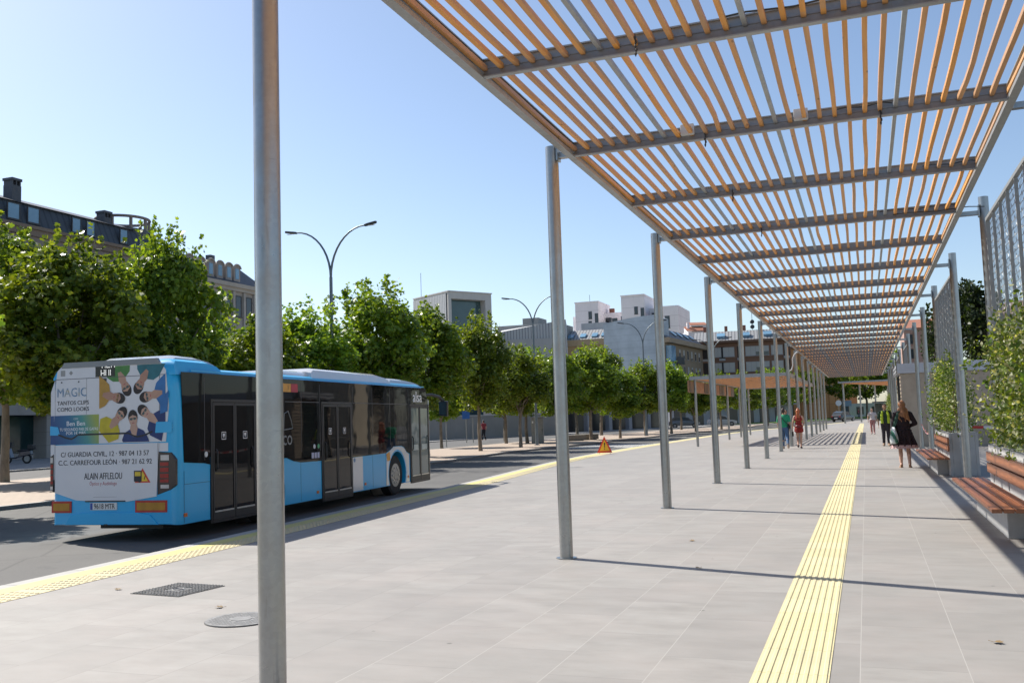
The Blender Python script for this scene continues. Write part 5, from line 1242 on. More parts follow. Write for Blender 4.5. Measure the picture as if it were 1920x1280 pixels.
m.build('turret_ring', stone('ring_stone', (.22, .19, .17)), tu)
# --- stone building with round-headed dormers
b, L = site('dormer_building', 'stone building with a row of round-headed dormers and dark mansard, left of the nearest post', 'building', (-58, 68.5), (-58, 84.6))
m = MB(); m.box(0, L, 0, 14, 0, 15.4); m.build('wall', LIME, b)
m = MB(); m.box(-.2, L + .3, -.45, 14.2, 15.75, 16.15); m.box(-.1, L + .15, -.25, 14.1, 15.4, 15.75); m.build('cornice', stone('cornice_stone', (.42, .37, .31)), b)
m = MB(); m.prism([(0, 0, 16.15), (0, 2.1, 18.3), (0, 12, 18.3), (0, 14, 16.15)][::-1], (L - 2.2, 0, 0), 0)
m.add([(L - 2.2, 0, 16.15), (L - 2.2, 2.1, 18.3), (L - 2.2, 12, 18.3), (L - 2.2, 14, 16.15), (L, .1, 16.15), (L, 14, 16.15)], [(0, 4, 1), (1, 4, 5, 2), (2, 5, 3)]); m.build('roof', SLATE, b)
for i, y in enumerate((72.5, 74.1, 75.6, 77.0, 78.4, 79.7)):
    x = y - 68.5; m = MB()
    arc = [(x + .5 * math.cos(q * math.pi / 10), .35, 17.75 + .42 * math.sin(q * math.pi / 10)) for q in range(11)]
    m.prism([(x + .5, .35, 16.4)] + arc + [(x - .5, .35, 16.4)], (0, 1.9, 0), 1); dm = m.build('dormer', stone('dormer_stone', (.30, .27, .25)), b)
    m = MB(); m.tube([(p[0] * 1.0 + (p[0] - x) * .12, .30, p[2] + .05) for p in arc], .09, 6); m.build('dormer_hood', LIME, dm)
    m = MB(); m.box(x - .28, x + .28, .325, .345, 16.75, 17.8); m.build('pane', WGL_SKY, dm)
for x in (3.5, 5.6, 7.4, 9.2, 10.9, 12.6, 14.3, 15.7):
    window(b, x, 12.9, .95, 2.1, -.0, WGL, WFR_D); window(b, x, 9.4, .95, 2.2, 0, WGL, WFR_D); window(b, x, 6.0, .95, 2.2, 0, WGL, WFR_D)
m = MB()
for x in (2.5, 4.5, 6.5, 8.3, 10.05, 11.75, 13.45, 15.05): m.box(x - .18, x + .18, -.16, -.002, 4.5, 15.38)
m.build('pilaster', stone('pilaster_stone', (.40, .36, .32)), b)
m = MB(); m.tube([(7.4 - .9, -.2, 4), (7.4 - .9, -.2, 15.3)], .07, 8); m.build('downpipe', DARK_STEEL, b)
m = MB(); m.box(11, 11.7, 3.4, 4.0, 18.3, 19.5); m.build('chimney', SLATE, b)
# --- white box building with one great recessed window
RIB = ribbed('ribbed_cladding', (.46, .47, .47), (.20, .21, .22), .42); PALE = stone('pale_concrete', (.50, .49, .46), .4, var=.07)
pc = at(840, 546, 118); pl_ = at(757, 560, 123.5); pr2 = at(921, 555, 124)
b, L = site('box_building', 'pale box shaped museum building with ribbed side and one huge recessed window', 'building', (pc.x, pc.y), (pr2.x, pr2.y)); zt_ = pc.z + .1; D = 9.2
m = MB(); m.box(0, .5, .0, 1.3, 0, zt_); m.box(L - 1.05, L, .0, 1.3, 0, zt_); m.box(.5, L - 1.05, 0, 1.3, zt_ - .95, zt_); m.box(.0, L, 1.3, D, 0, zt_ - .004); m.build('wall', PALE, b)
m = MB(); m.box(-.06, -.002, .5, D, 0, zt_ - .25); m.build('ribbed_side', ribbed('ribbed_cladding_y', (.46, .47, .47), (.20, .21, .22), .42, 1), b)
m = MB(); m.box(.5, L - 1.05, 1.2, 1.295, 0, zt_ - .96); wn = m.build('window', mat('museum_glass', (.06, .11, .12), .08, var=.2, scale=.3), b)
m = MB(); m.box(.5, L - 1.05, 1.16, 1.199, 11.5, 11.65); m.build('transom', DARK_STEEL, wn)
m = MB(); m.box(-.1, L + .1, -.1, .0, zt_ - .02, zt_ + .12); m.box(-.1, .0, 0, D, zt_ - .02, zt_ + .12); m.build('parapet', PALE, b)
m = MB(); m.tube([(.3, 7.5, zt_), (.3, 7.5, zt_ + 3.6)], .035, 6); m.build('mast', DARK_STEEL, b)
m = MB(); m.tube([(-.12, .25, 6), (-.12, .25, zt_ - .2)], .06, 6); m.build('downpipe', DARK_STEEL, b)
# --- low ribbed wing
pa = at(918, 638, 126); pb = at(1062, 641, 129)
b, L = site('ribbed_wing', 'low pale wing with a ribbed metal top, running right from the box building', 'building', (pa.x, pa.y), (pb.x, pb.y))
za = at(918, 638, 126).z + .1
m = MB(); m.box(0, L, 0, 10, 0, za); m.build('wall', stone('wing_concrete', (.40, .39, .37), .3, var=.08), b)
m = MB(); m.prism([(0, .3, za), (L, .3, za), (L, .3, za + 2.6), (0, .3, za + .9)], (0, 8, 0), 1); m.build('ribbed_top', RIB, b)
def flats(name, lab, px0, px1, Y0_, Y1_, pytop0, depth, wall, cat='building', top=None, grp=None):
    p0 = at(px0, pytop0, Y0_); p1 = at(px1, pytop0, Y1_); b, L = site(name, lab, cat, (p0.x, p0.y), (p1.x, p1.y), grp); h = p0.z + .1
    m = MB(); m.box(0, L, 0, depth, 0, h); m.build('wall', wall, b); return b, L, h
# --- grey flat-roofed house with an awning behind the wing
b, L, h = flats('grey_house', 'grey flat roofed house with a white awning behind the ribbed wing', 933, 1046, 170, 170, 612, 10, stone('grey_render', (.27, .275, .27)))
m = MB(); m.box(4.4, 7.6, 2, 7, h, h + 1.4); m.build('roof_box', stone('grey_render', (.27, .275, .27)), b)
m = MB(); m.prism([(1.0, -.05, h - .9), (8.5, -.05, h - .3), (8.5, -1.4, h - .8), (1.0, -1.4, h - 1.4)], (0, 0, .12), 1); m.build('awning', mat('awning_white', (.7, .7, .68), .6), b)
m = MB(); m.box(-2.6, -.02, 1.5, 9, 0, h - 1.0); m.build('side_wall', stone('brick_red', (.24, .10, .065)), b)
# --- ochre flats with a ribbed roof
OCH = stone('ochre_render', (.42, .30, .17), .5); ROOFT = ribbed('ribbed_roof', (.33, .33, .325), (.12, .12, .125), .62)
b, L, h = flats('ochre_flats', 'ochre flats with ribbed grey roof and skylights, left of the blank gable', 1040, 1137, 175, 175, 643, 12, OCH)
m = MB(); m.box(-.3, L, -.6, 0, h - .9, h); m.box(-.3, L, -.6, 12, h, h + .3); m.build('cornice', stone('ochre_cornice', (.36, .27, .17)), b)
m = MB(); m.prism([(-.2, -.4, h + .3), (-.2, 3.2, h + 2.4), (-.2, 12, h + 2.4), (-.2, 12, h + .3)][::-1], (L + .2, 0, 0), 0); rf = m.build('roof', ROOFT, b)
for x in (2.6, 5.0, 7.3, 9.2):
    m = MB(); m.prism([(x, .2, h + .72), (x + 1.1, .2, h + .72), (x + 1.1, 1.3, h + 1.42), (x, 1.3, h + 1.42)], (0, -.1, .16), 1); m.build('skylight', WGL_SKY, rf)
m = MB(); m.box(4, 9, 5, 8, h + 2.41, h + 3.9); m.build('chimney_stack', stone('pale_stack', (.42, .42, .42)), rf)
for x in (1.6, 4.6, 8.0):
    for z in (h - 3.6, h - 6.6): window(b, x, z, 1.5, 2.1, -.0, WGL, WFR, .4)
m = MB(); m.box(.05, 1.0, -1.1, -.005, h - 7, h - 1.2); m.build('glazed_bay', WGL_SKY, b)
# --- blank grey gable and the brown flats it belongs to
GAB = stone('gable_sheeting', (.38, .43, .48), .35, 1.15, .2)
p0 = at(1131, 607, 165); p1 = at(1241, 603, 164); b, L = site('gable_building', 'apartment block with a blank weathered grey gable and glazed corner balconies', 'building', (p0.x, p0.y), (p1.x, p1.y))
h = p0.z + .1; m = MB(); m.prism([(0, 0, 0), (L, 0, 0), (L, 0, h + .3), (L * .87, 0, h + .95), (L * .55, 0, h + .75), (0, 0, h)], (0, 4, 0), 1); m.build('wall', GAB, b)
BRN = stone('brown_facade', (.25, .19, .13), .5, 3.0)
p2 = at(1316, 640, 190); q = Vector((p2.x - p1.x, p2.y - p1.y)); fb, FL = site('brown_flats', 'brown flats with rows of small windows and dark roof, right of the blank gable', 'building', (p1.x + .25, p1.y + .1), (p2.x, p2.y))
hh = at(1258, 634, 167).z; m = MB(); m.box(0.02, FL, 0, 9, 0, hh); m.build('wall', BRN, fb)
m = MB(); m.box(0, FL + .3, -.9, .0, hh - .75, hh + .1); m.build('cornice', stone('brown_cornice_b', (.30, .23, .16)), fb)
m = MB(); m.prism([(.0, -.4, hh + .1), (.0, 2.4, hh + 2.3), (.0, 9, hh + 2.3), (.0, 9, hh + .1)][::-1], (FL, 0, 0), 0); rf = m.build('roof', ribbed('dark_tiles', (.05, .055, .065), (.02, .022, .028), .5), fb)
for k in range(4): m = MB(); x = 9 + k * 4.2; m.prism([(x, .6, hh + 1.0), (x + 1.2, .6, hh + 1.0), (x + 1.2, 1.6, hh + 1.8), (x, 1.6, hh + 1.8)], (0, -.1, .15), 1); m.build('skylight', WGL_SKY, rf)
for r_ in range(4):
    z = hh - 3.2 - r_ * 3.0
    for k in range(6): window(fb, 9.5 + k * 2.75, z, 1.0, 1.7, -.0, WGL, WFR, (.35, .6, 0, .8, .2, .5)[(k + r_) % 6])
    m = MB(); m.box(.6, 3.4, -1.0, -.004, z - .9, z + 1.9); m.build('glazed_balcony', WGL_SKY, fb)
    m = MB(); m.box(.4, 8.0, -1.3, -.002, z - 1.15, z - .92); m.box(3.42, 7.9, -1.25, -1.2, z - .9, z + .1); m.build('balcony', DARK_STEEL, fb)
for k in range(3): m = MB(); m.box(2 + k * 2.1, 2.9 + k * 2.1, 3, 3.9, hh + 2.31, hh + 3.9); m.build('chimney', mat('chimney_dark', (.08, .07, .07), .8), fb)
# --- white block with lift towers, far behind
WH = stone('white_render', (.74, .70, .72), .25, 2.6, .05)
p0 = at(1068, 590, 231); p1 = at(1272, 590, 231); b, L = site('white_tower_block', 'distant white block of flats with two square stair towers above the gable', 'building', (p0.x, p0.y), (p1.x, p1.y))
def hx(px, py): q = at(px, py, 231); return math.hypot(q.x - p0.x, q.y - p0.y) * (1 if px > 1068 else -1), q.z + .1
m = MB(); parts = [(1068, 1080, 592, 6), (1121, 1165, 583, 9), (1207, 1229, 574, 9), (1228, 1272, 575, 3)]
for a_, c_, y_, d_ in parts:
    xa, z_ = hx(a_, y_); xb, _ = hx(c_, y_); m.box(xa, xb - .02, d_ - 3, 16, 0, z_)
m.build('wall', WH, b)
for a_, c_, y_ in ((1078, 1121, 569), (1164, 1207, 556)):
    xa, z_ = hx(a_, y_); xb, _ = hx(c_, y_); m = MB(); m.box(xa, xb, 0, 12, 0, z_); m.box(xa - .15, xb + .15, -.15, 12.1, z_, z_ + .25); m.build('stair_tower', WH, b)
for px, py, w_, hgt in ((1107, 593, .9, 1.9), (1119, 600, .9, 2.4), (1130, 597, 1.6, 1.4), (1142, 597, 1.4, 1.3), (1159, 594, 1.4, 1.4), (1193, 584, .9, 1.9), (1205, 590, .9, 2.4), (1219, 587, 1.6, 1.3), (1107, 611, .9, 1.9), (1128, 610, .9, 2.4), (1238, 606, 1.2, 3.0), (1252, 610, 1.2, 3.0), (1195, 597, .9, .6)):
    x, z = hx(px, py + 5); window(b, x, z, w_, hgt, 5.97 if 1121 < px < 1164 or 1207 < px < 1228 else (-.0 if px < 1228 else -.0), WGL, WFR_D)
for px in (1132, 1217): x, z = hx(px, 582); m = MB(); m.box(x - .6, x + .6, 8, 9, z - 2, z + 1.3); m.build('chimney', stone('brick_red', (.24, .10, .065)), b)
x, z = hx(1100, 568); m = MB(); m.tube([(x, 3, z), (x, 3, z + 2.4)], .05, 5); m.build('antenna', DARK_STEEL, b)
# --- small white house with red roof
p0 = at(1290, 612, 205); p1 = at(1330, 612, 207); b, L = site('white_house', 'small white house with red tiled roof between the brown blocks', 'building', (p0.x, p0.y), (p1.x, p1.y)); h = p0.z
TILER = mat('red_tiles', (.30, .12, .07), .8, var=.25, scale=8)
m = MB(); m.box(0, L, 0, 8, 0, h - 1.0); m.box(1.3, L, 2, 8, h - .99, h + .4); m.build('wall', WH, b)
m = MB(); m.prism([(-.4, -.4, h - .99), (L * .8, -.4, h - .99), (L * .8, 1.95, h + .1), (-.4, 1.95, h + .1)], (0, 0, .15), 1); m.prism([(1.0, 1.6, h + .41), (L + .4, 1.6, h + .41), (L + .4, 5, h + 1.3), (1.0, 5, h + 1.3)], (0, 0, .15), 1); m.build('roof', TILER, b)
window(b, 3.2, h - .5, .8, .8, 1.98, WGL, WFR_D)
m = MB(); m.box(.1, .6, 1, 1.5, h - .8, h + 1.0); m.build('chimney', WH, b)
# --- red brown brick apartments
BRK = stone('brown_brick', (.20, .105, .065), .4, 3.1, .1); ORG = stone('orange_brick', (.46, .20, .075), .3, 3.1, .06)
p0 = at(1300, 645, 191); p1 = at(1482, 645, 193); b, L = site('brick_flats', 'wide dark red-brown brick apartment block with ribbed grey roof behind the posts', 'building', (p0.x, p0.y), (p1.x, p1.y)); h = p0.z
m = MB(); m.box(0, L, 0, 14, 0, h); m.build('wall', BRK, b)
m = MB(); m.box(-.3, L + .2, -.9, 14, h, h + .45); m.build('cornice', stone('brick_cornice', (.16, .09, .06)), b)
m = MB(); m.prism([(0, -.5, h + .45), (0, 3.6, h + 2.6), (0, 14, h + 2.6), (0, 14, h + .45)][::-1], (L, 0, 0), 0); rf = m.build('roof', ROOFT, b)
for x in (4.6, 9.4, 13.6, 17): m = MB(); m.prism([(x, .5, h + 1.0), (x + 1.6, .5, h + 1.0), (x + 1.6, 1.7, h + 1.7), (x, 1.7, h + 1.7)], (0, -.25, .4), 1); m.build('skylight', WGL_SKY, rf)
for x in (2.2, 6.4, 10.0, 15.2): m = MB(); m.box(x - .3, x + .3, 4, 4.7, h + 2.61, h + 3.7); m.build('chimney', stone('brick_red', (.24, .10, .065)), rf)
m = MB(); x = 11.6; m.tube([(x, 4.3, h + 2.6), (x, 4.3, h + 8.2)], .05, 5); m.tube([(x - .7, 4.3, h + 7.4), (x + .7, 4.3, h + 7.4)], .03, 5); m.tube([(x - .5, 4.3, h + 6.8), (x + .5, 4.3, h + 6.8)], .03, 5)
m.ell((x, 4.0, h + 4.3), (.45, .15, .45), 10); m.ell((x, 4.0, h + 3.3), (.45, .15, .45), 10); m.build('antenna', DARK_STEEL, rf)
for r_ in range(5):
    z = h - 2.75 - r_ * 3.05
    for x, w_ in ((4.7, 1.3), (6.8, 2.2), (11.0, 2.0), (12.5, 1.2), (13.9, 1.2), (16.0, 2.2)): window(b, x, z, w_, 1.9, -.0, WGL, WFR, 1.0 if w_ != 1.2 else .6)
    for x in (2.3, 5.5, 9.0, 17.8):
        m = MB(); m.box(x - .55, x + .55, -.02, -.004, z - .3, z + 2.0); m.build('loggia_shade', mat('loggia_shade_tone', (.03, .025, .022), .8), b)  # flat dark sheet on the wall, coloured as the shade inside a recess
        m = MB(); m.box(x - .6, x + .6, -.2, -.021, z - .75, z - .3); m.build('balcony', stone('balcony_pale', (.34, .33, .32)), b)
# --- orange brick block
p0 = at(1474, 652, 204); p1 = at(1572, 668, 232); b, L = site('orange_building', 'bright orange brick building seen between the far posts', 'building', (p0.x, p0.y), (p1.x, p1.y)); h = p0.z
m = MB(); m.box(0, L, 0, 10, 0, h); m.build('wall', ORG, b); m = MB(); m.box(-.2, L, -.6, 10, h, h + .4); m.build('cornice', stone('brick_cornice', (.16, .09, .06)), b)
m = MB()
for k in range(7): m.box(2 + k * 4, 2.3 + k * 4, -.06, -.002, 0, h)
m.build('pier', stone('orange_dark', (.36, .15, .06)), b)
for k in range(6):
    for z in (h - 3, h - 6, h - 9): window(b, 4 + k * 4, z, 1.2, 1.6, -.0, WGL, WFR, .5)
p0 = at(1556, 694, 262); p1 = at(1604, 694, 266); b, L = site('apricot_building', 'distant apricot building above the lawn trees at the end of the canopy', 'building', (p0.x, p0.y), (p1.x, p1.y)); h = p0.z + 2.5
m = MB(); m.box(0, L, 0, 10, 0, h); m.build('wall', ORG, b)
for x in (2.4, 5.0): m = MB(); m.box(x, x + .12, -.05, -.002, 0, h); m.build('joint', stone('orange_dark', (.36, .15, .06)), b)
# --- pink building behind the kiosk
PNK = stone('pink_brick', (.36, .235, .195), .4, None, .08)
p0 = at(1694, 614, 92); p1 = at(1775, 614, 92); b, L = site('pink_building', 'pinkish building with tiled eaves and square windows, right of the canopy end', 'building', (p0.x, p0.y), (p1.x, p1.y)); h = p0.z
m = MB(); m.box(0, L, 0, 10, 0, h); m.build('wall', PNK, b)
m = MB(); m.prism([(-.3, -.4, h), (-.3, 4, h + 1.1), (-.3, 10, h)][::-1], (L + .6, 0, 0), 0); m.build('roof', mat('red_tiles', (.30, .12, .07)), b)
for x in (.7, 1.75, 2.9, 3.95):
    for z in (h - 1.35, h - 2.65, h - 3.95, h - 5.3): window(b, x, z, .52, .8, -.0, WGL, WFR_D)
m = MB()
for z in (h - .35, h - 1.75, h - 3.1): m.box(-.04, L, -.05, -.002, z, z + .09)
m.build('string_course', stone('pink_course', (.42, .32, .27)), b)
p0 = at(1872, 592, 70); p1 = at(1990, 570, 70); b, L = site('cream_house', 'cream house with low tiled roof seen through the nearest wire trellis', 'building', (p0.x, p0.y), (p1.x, p1.y)); h = p0.z
m = MB(); m.box(0, L, 0, 9, 0, h); m.build('wall', stone('cream_render', (.46, .40, .31)), b)
m = MB(); m.prism([(-.3, -.4, h), (L + .3, -.4, h), (L + .3, 3, h + 1.2), (.9, 3, h + 1.2)], (0, 0, .12), 1); m.build('roof', mat('brown_tiles', (.24, .16, .12), .8, var=.2), b)
for x in (1.1, 2.6, 4.0): window(b, x, h - 1.7, 1.0, 1.1, -.0, WGL, WFR_D)
# --- garden wall and dark shopfronts behind the trees
GW = stone('garden_wall', (.30, .285, .26), .5, None, .1)
p0 = at(770, 790, 84); p1 = at(1052, 785, 106); b, L = site('garden_wall', 'low grey concrete wall behind the trees, right of the bus front', 'wall', (p0.x, p0.y), (p1.x, p1.y))
m = MB(); m.box(0, L, 0, .35, 0, 2.35); m.build('wall', GW, b); m = MB(); m.box(-.05, L + .05, -.05, .4, 2.351, 2.45); m.build('coping', PALE, b)
p0 = at(1050, 785, 112); p1 = at(1262, 785, 140); b, L = site('shop_row', 'dark ground floor shop row behind the trees under the blank gable', 'building', (p0.x, p0.y), (p1.x, p1.y))
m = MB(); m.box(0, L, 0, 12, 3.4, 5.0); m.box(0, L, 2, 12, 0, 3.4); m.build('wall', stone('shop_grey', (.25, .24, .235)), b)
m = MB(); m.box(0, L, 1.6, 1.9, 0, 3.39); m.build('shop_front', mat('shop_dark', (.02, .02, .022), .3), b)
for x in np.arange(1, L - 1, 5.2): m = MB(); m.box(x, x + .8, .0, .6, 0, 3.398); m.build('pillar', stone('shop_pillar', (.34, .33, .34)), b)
p0 = at(1270, 780, 150); p1 = at(1500, 775, 178); b, L = site('pale_arcade', 'pale ground floor arcade behind the parked white car, under the brick flats', 'building', (p0.x, p0.y), (p1.x, p1.y))
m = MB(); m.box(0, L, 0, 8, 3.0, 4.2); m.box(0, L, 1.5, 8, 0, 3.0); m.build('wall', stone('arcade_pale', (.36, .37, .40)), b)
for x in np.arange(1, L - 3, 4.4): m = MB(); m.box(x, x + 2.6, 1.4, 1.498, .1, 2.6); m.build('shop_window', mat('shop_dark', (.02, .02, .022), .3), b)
# --- petrol-station like canopy and blue kiosk beyond the lawn
p0 = at(1560, 757, 232); p1 = at(1592, 757, 234); b, L = site('blue_pavilion', 'blue roofed pavilion beyond the lawn behind the dark parked car', 'building', (p0.x, p0.y), (p1.x, p1.y))
m = MB(); m.box(0, L, .2, 5, 0, 2.6); m.build('wall', mat('pavilion_dark', (.06, .08, .12), .6), b); m = MB(); m.box(-.4, L + .4, -.4, 5.4, 2.6, 3.9); m.build('roof', mat('pavilion_blue', (.20, .27, .42), .5), b)
p0 = at(1592, 762, 240); p1 = at(1662, 762, 240); b, L = site('white_wall_house', 'low white walled house beyond the lawn between the far pergola posts', 'building', (p0.x, p0.y), (p1.x, p1.y))
m = MB(); m.box(0, L, 0, 6, 0, 3.2); m.build('wall', stone('lilac_white', (.42, .43, .52)), b)
for x in (1.6, 5, 8): m = MB(); m.box(x, x + 1.6, -.03, -.002, .6, 2.4); m.build('window', WGL, b)
# ------------------------------------------------------------------ street furniture under the trees
CABM = mat('cabinet_grey', (.24, .24, .225), .6, var=.1)
c = thing('utility_cabinet', 'tall grey utility cabinet standing among the trees left of the second post', 'cabinet', (-21.9, 64.4, -.02), R(14))
m = MB(); m.box(-.42, .42, -.3, .3, .0, 1.78); m.build('cabinet_body', CABM, c, bevel=.02); m = MB(); m.box(-.46, .46, -.34, .34, 1.781, 1.84); m.build('lid', CABM, c)
for x0 in (-.39, .01): m = MB(); m.box(x0, x0 + .38, -.315, -.3005, .12, 1.72); d_ = m.build('door', CABM, c); m = MB(); m.box(x0 + .32, x0 + .35, -.33, -.3155, .85, 1.0); m.build('handle', DARK_STEEL, d_)
m = MB(); m.box(-.36, -.26, -.318, -.3155, 1.42, 1.56); m.build('sticker', WL, c)
for (x, y, lab) in ((-20.5, 68.5, 'left of two low concrete bench blocks under the trees, just right of the second post'), (-20.2, 71.0, 'right of two low concrete bench blocks under the trees, right of the second post')):
    t = thing('bench_block', lab, 'bench', (x, y, -.02), R(20), 'concrete bench blocks'); m = MB(); m.box(-.9, .9, -.35, .35, .06, .44); m.build('seat', mat('block_brown', (.19, .165, .13), .8, bump=.1), t, bevel=.02); m = MB(); m.box(-.75, .75, -.25, .25, 0, .058); m.build('plinth', CONC, t)
def pole_sign(x, y, lab, h=2.3, plate=None, col=(.03, .14, .42)):
    t = thing('road_sign', lab, 'sign', (x, y, -.03), R(15)); m = MB(); m.tube([(0, 0, 0), (0, 0, h)], .035, 8); m.build('pole', GALV, t)
    if plate: m = MB(); m.box(-plate / 2, plate / 2, -.05, -.036, h - plate, h); m.build('plate', mat('sign_%d' % int(col[2] * 100), col, .4), t, bevel=.01)
pole_sign(-30.6, 72.0, 'square blue road sign on a grey pole before the garden wall', 2.55, .62)
pole_sign(-29.6, 71, 'thin grey pole beside the square blue road sign', 2.0)
pole_sign(-27.0, 60.0, 'slim pole close to the bus front', 1.9)
pole_sign(-29.5, 78.5, 'tall dark slim pole in front of the garden wall, between two trunks', 3.2)
pole_sign(-7.6, 163, 'round white backed traffic sign beside the dark parked car', 4.4, None)
t = thing('round_sign', 'white disc sign on a pole above the dark parked car', 'sign', (-4.4, 176, -.03)); m = MB(); m.tube([(0, 0, 0), (0, 0, 3.1)], .05, 8); m.build('pole', GALV, t); m = MB(); m.disc((0, -.06, 2.9), .5, (0, -1, 0), 20, .02); m.build('plate', WL, t)
# shelter and advert panel at the far end
t = thing('bus_shelter', 'small distant bus shelter with a lit white panel near the far end of the platform', 'shelter', (1.5, 112, 0), R(-6))
m = MB(); m.box(-.8, 1.6, -.3, 1.4, 2.3, 2.42); m.build('roof', DARK_STEEL, t); m = MB(); m.box(.35, 1.35, .0, .12, .5, 2.1); m.build('panel_frame', DARK_STEEL, t); m = MB(); m.box(.43, 1.27, -.02, -.002, .6, 2.0); m.build('poster', mat('poster_white', (.6, .62, .66), .4), t)
for x in (-.7, 1.5): m = MB(); m.tube([(x, 1.3, 0), (x, 1.3, 2.3)], .05, 8); m.build('post', GALV, t)
m = MB(); m.box(-.75, .3, 1.3, 1.33, .3, 2.25); m.build('back_glass', GLASS_G, t)
# ------------------------------------------------------------------ vehicles far off
def car(lab, loc, rz, col, name='parked_car', hatch=True):
    t = thing(name, lab, 'car', loc, rz); L, Wd = 4.2, 1.75; pm = paint('car_%d' % int(col[0] * 1000), col)
    sec = [(-2.1, .35, .55), (-2.08, .32, .85), (-1.95, .30, 1.0), (-1.0, .26, 1.02), (.9, .26, .95), (1.7, .27, .82), (2.02, .3, .68), (2.1, .36, .5)]
    m = MB(); vs = []
    for x, z0, z1 in sec:
        i = .06 if abs(x) < 2 else .16
        vs += [(x, -Wd / 2 + i, z0), (x, -Wd / 2 + i * .4, (z0 + z1) / 2), (x, -Wd / 2 + i + .04, z1), (x, Wd / 2 - i - .04, z1), (x, Wd / 2 - i * .4, (z0 + z1) / 2), (x, Wd / 2 - i, z0)]
    fs = []
    for i in range(len(sec) - 1):
        for k in range(6): fs.append((i * 6 + k, i * 6 + (k + 1) % 6, (i + 1) * 6 + (k + 1) % 6, (i + 1) * 6 + k))
    fs += [tuple(range(6))[::-1], tuple((len(sec) - 1) * 6 + k for k in range(6))]; m.add(vs, fs); m.build('body', pm, t, smooth=40)
    prof = [(-1.92, .98), (-1.55, 1.42), (-.9, 1.5), (.1, 1.47), (.55, 1.35), (1.15, .94)]
    m = MB(); m.prism([(x, -.72, z) for x, z in prof][::-1], (0, 1.44, 0), 1); m.build('cabin_glass', WGL, t)
    m = MB(); m.prism([(-1.56, -.66, 1.425), (-.9, -.66, 1.505), (.1, -.66, 1.475), (.5, -.66, 1.37), (.5, -.66, 1.42), (.1, -.66, 1.52), (-.9, -.66, 1.545), (-1.58, -.66, 1.46)], (0, 1.32, 0), 1); m.build('roof', pm, t)
    m = MB()
    for x in (-1.7, -.5, .62): m.tube([(x + .3 * (x > 0) - .12 * (x < -1), -.735, .97), (x * .78, -.68, 1.46)], .035, 6); m.tube([(x + .3 * (x > 0) - .12 * (x < -1), .735, .97), (x * .78, .68, 1.46)], .035, 6)
    m.build('pillar', pm, t)
    for x in (-1.3, 1.35):
        for s in (-1, 1):
            m = MB(); m.tube([(x, s * .70, .32), (x, s * .88, .32)], .32, 20); w_ = m.build('wheel', RUB, t); m = MB(); m.disc((x, s * .881, .32), .19, (0, s, 0), 14, .01); m.build('rim', mat('wheel_rim', (.30, .30, .30)), w_)
    for s in (-1, 1):
        m = MB(); m.box(-2.11, -2.04, s * .62 - .12, s * .62 + .12, .72, .9); m.build('tail_light', mat('lamp_red', (.30, .02, .02)), t)
        m = MB(); m.box(2.0, 2.08, s * .6 - .15, s * .6 + .15, .6, .72); m.build('headlight', mat('lamp_clear', (.5, .5, .5)), t)
    m = MB(); m.box(-2.13, -2.1, -.26, .26, .5, .61); m.build('number_plate', WL, t); return t
car('dark hatchback parked on the road beyond the end of the platform', (-3.3, 153, -.115), R(62), (.02, .018, .022))
car('white car parked under the trees, seen below the lower pergola signboard', (-19.5, 140, -.115), R(5), (.5, .5, .5))
car('grey car parked on the far street, right of the tan trunks below the lower pergola', (-23.5, 132, -.115), R(8), (.12, .13, .14))
car('dark blue car parked far behind the lawn, between the far pergola posts', (4.6, 228, -.03), R(0), (.03, .05, .11))
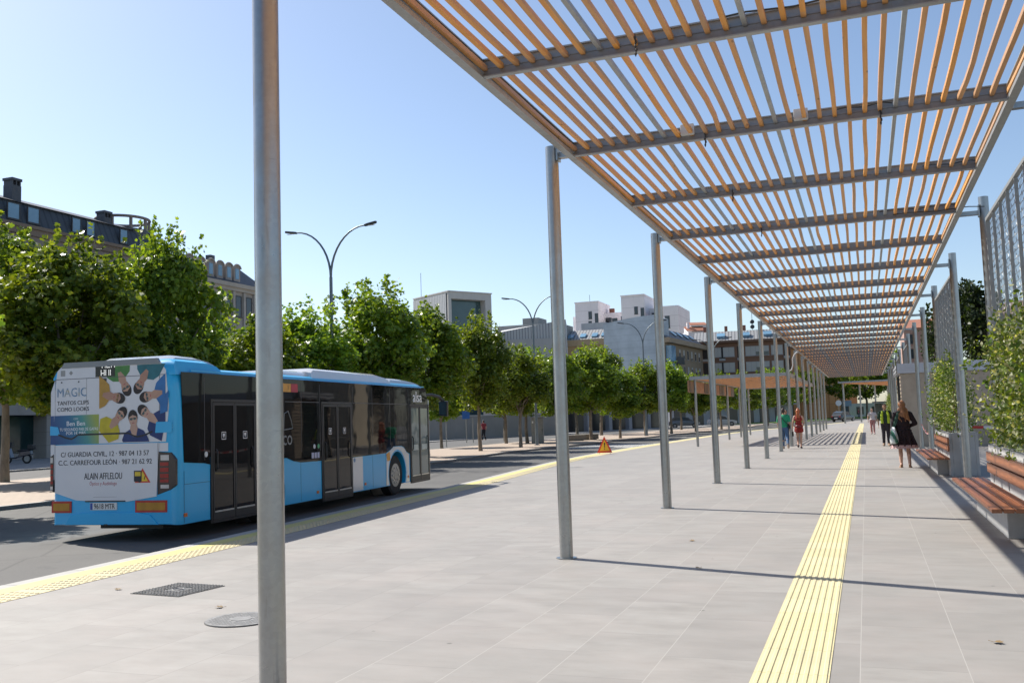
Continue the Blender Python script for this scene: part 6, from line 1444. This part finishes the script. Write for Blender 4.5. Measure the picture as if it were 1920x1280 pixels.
# scooter behind the bus
s = thing('scooter', 'dark scooter with top box parked on the pavement left of the bus', 'scooter', (-49.5, 45.3, -.03), R(195))
DKP = paint('scooter_navy', (.02, .025, .05)); SV = paint('scooter_silver', (.10, .12, .15))
for x in (-.62, .66):
    m = MB(); m.tube([(x + .25 * math.cos(q * .2618), 0, .29 + .25 * math.sin(q * .2618)) for q in range(25)], .055, 8, False); w_ = m.build('wheel', RUB, s, smooth=60); m = MB(); m.disc((x, -.03, .29), .19, (0, 1, 0), 16, .06); m.build('rim', mat('wheel_rim', (.30, .30, .30)), w_)
m = MB(); m.prism([(-.95, -.15, .55), (-.35, -.15, .42), (.15, -.15, .32), (.15, -.15, .40), (-.1, -.15, .45), (-.2, -.15, .74), (-.9, -.15, .80)][::-1], (0, .3, 0), 1); m.build('body', DKP, s, bevel=.04)
m = MB(); m.prism([(.30, -.2, .36), (.52, -.2, .98), (.62, -.17, .96), (.66, -.2, .62), (.48, -.2, .36)][::-1], (0, .4, 0), 1); m.build('leg_shield', SV, s, bevel=.04)
m = MB(); m.prism([(.15, -.14, .31), (.45, -.14, .31), (.45, -.14, .37), (.15, -.14, .37)][::-1], (0, .28, 0), 1); m.build('footboard', BBLACK, s)
m = MB(); m.ell((.66, 0, .56), (.24, .1, .07), 12); m.build('mudguard', SV, s, smooth=60)
m = MB(); m.ell((-.38, 0, .80), (.46, .15, .07), 14); m.build('seat', BBLACK, s, smooth=60)
m = MB(); m.box(-1.08, -.72, -.2, .2, .86, 1.16); m.build('top_box', BBLACK, s, bevel=.05)
m = MB(); m.tube([(.60, 0, .45), (.50, 0, 1.02), (.48, 0, 1.06)], .03, 8); m.tube([(.46, -.34, 1.08), (.50, 0, 1.05), (.46, .34, 1.08)], .02, 8); m.tube([(.48, -.28, 1.08), (.5, -.36, 1.28)], .008, 5); m.ell((.5, -.38, 1.3), (.02, .06, .04), 8); m.build('handlebar', BBLACK, s)
m = MB(); m.prism([(.56, -.18, 1.0), (.60, .18, 1.0), (.48, .15, 1.34), (.44, -.15, 1.34)], (.01, 0, 0), 0); m.build('windshield', WGL, s)
m = MB(); m.ell((.60, 0, .92), (.06, .1, .06), 10); m.build('headlight', mat('lamp_clear', (.5, .5, .5)), s)
m = MB(); m.tube([(-.2, -.16, .3), (-.85, -.18, .42)], .05, 8); m.build('exhaust', GALV, s)
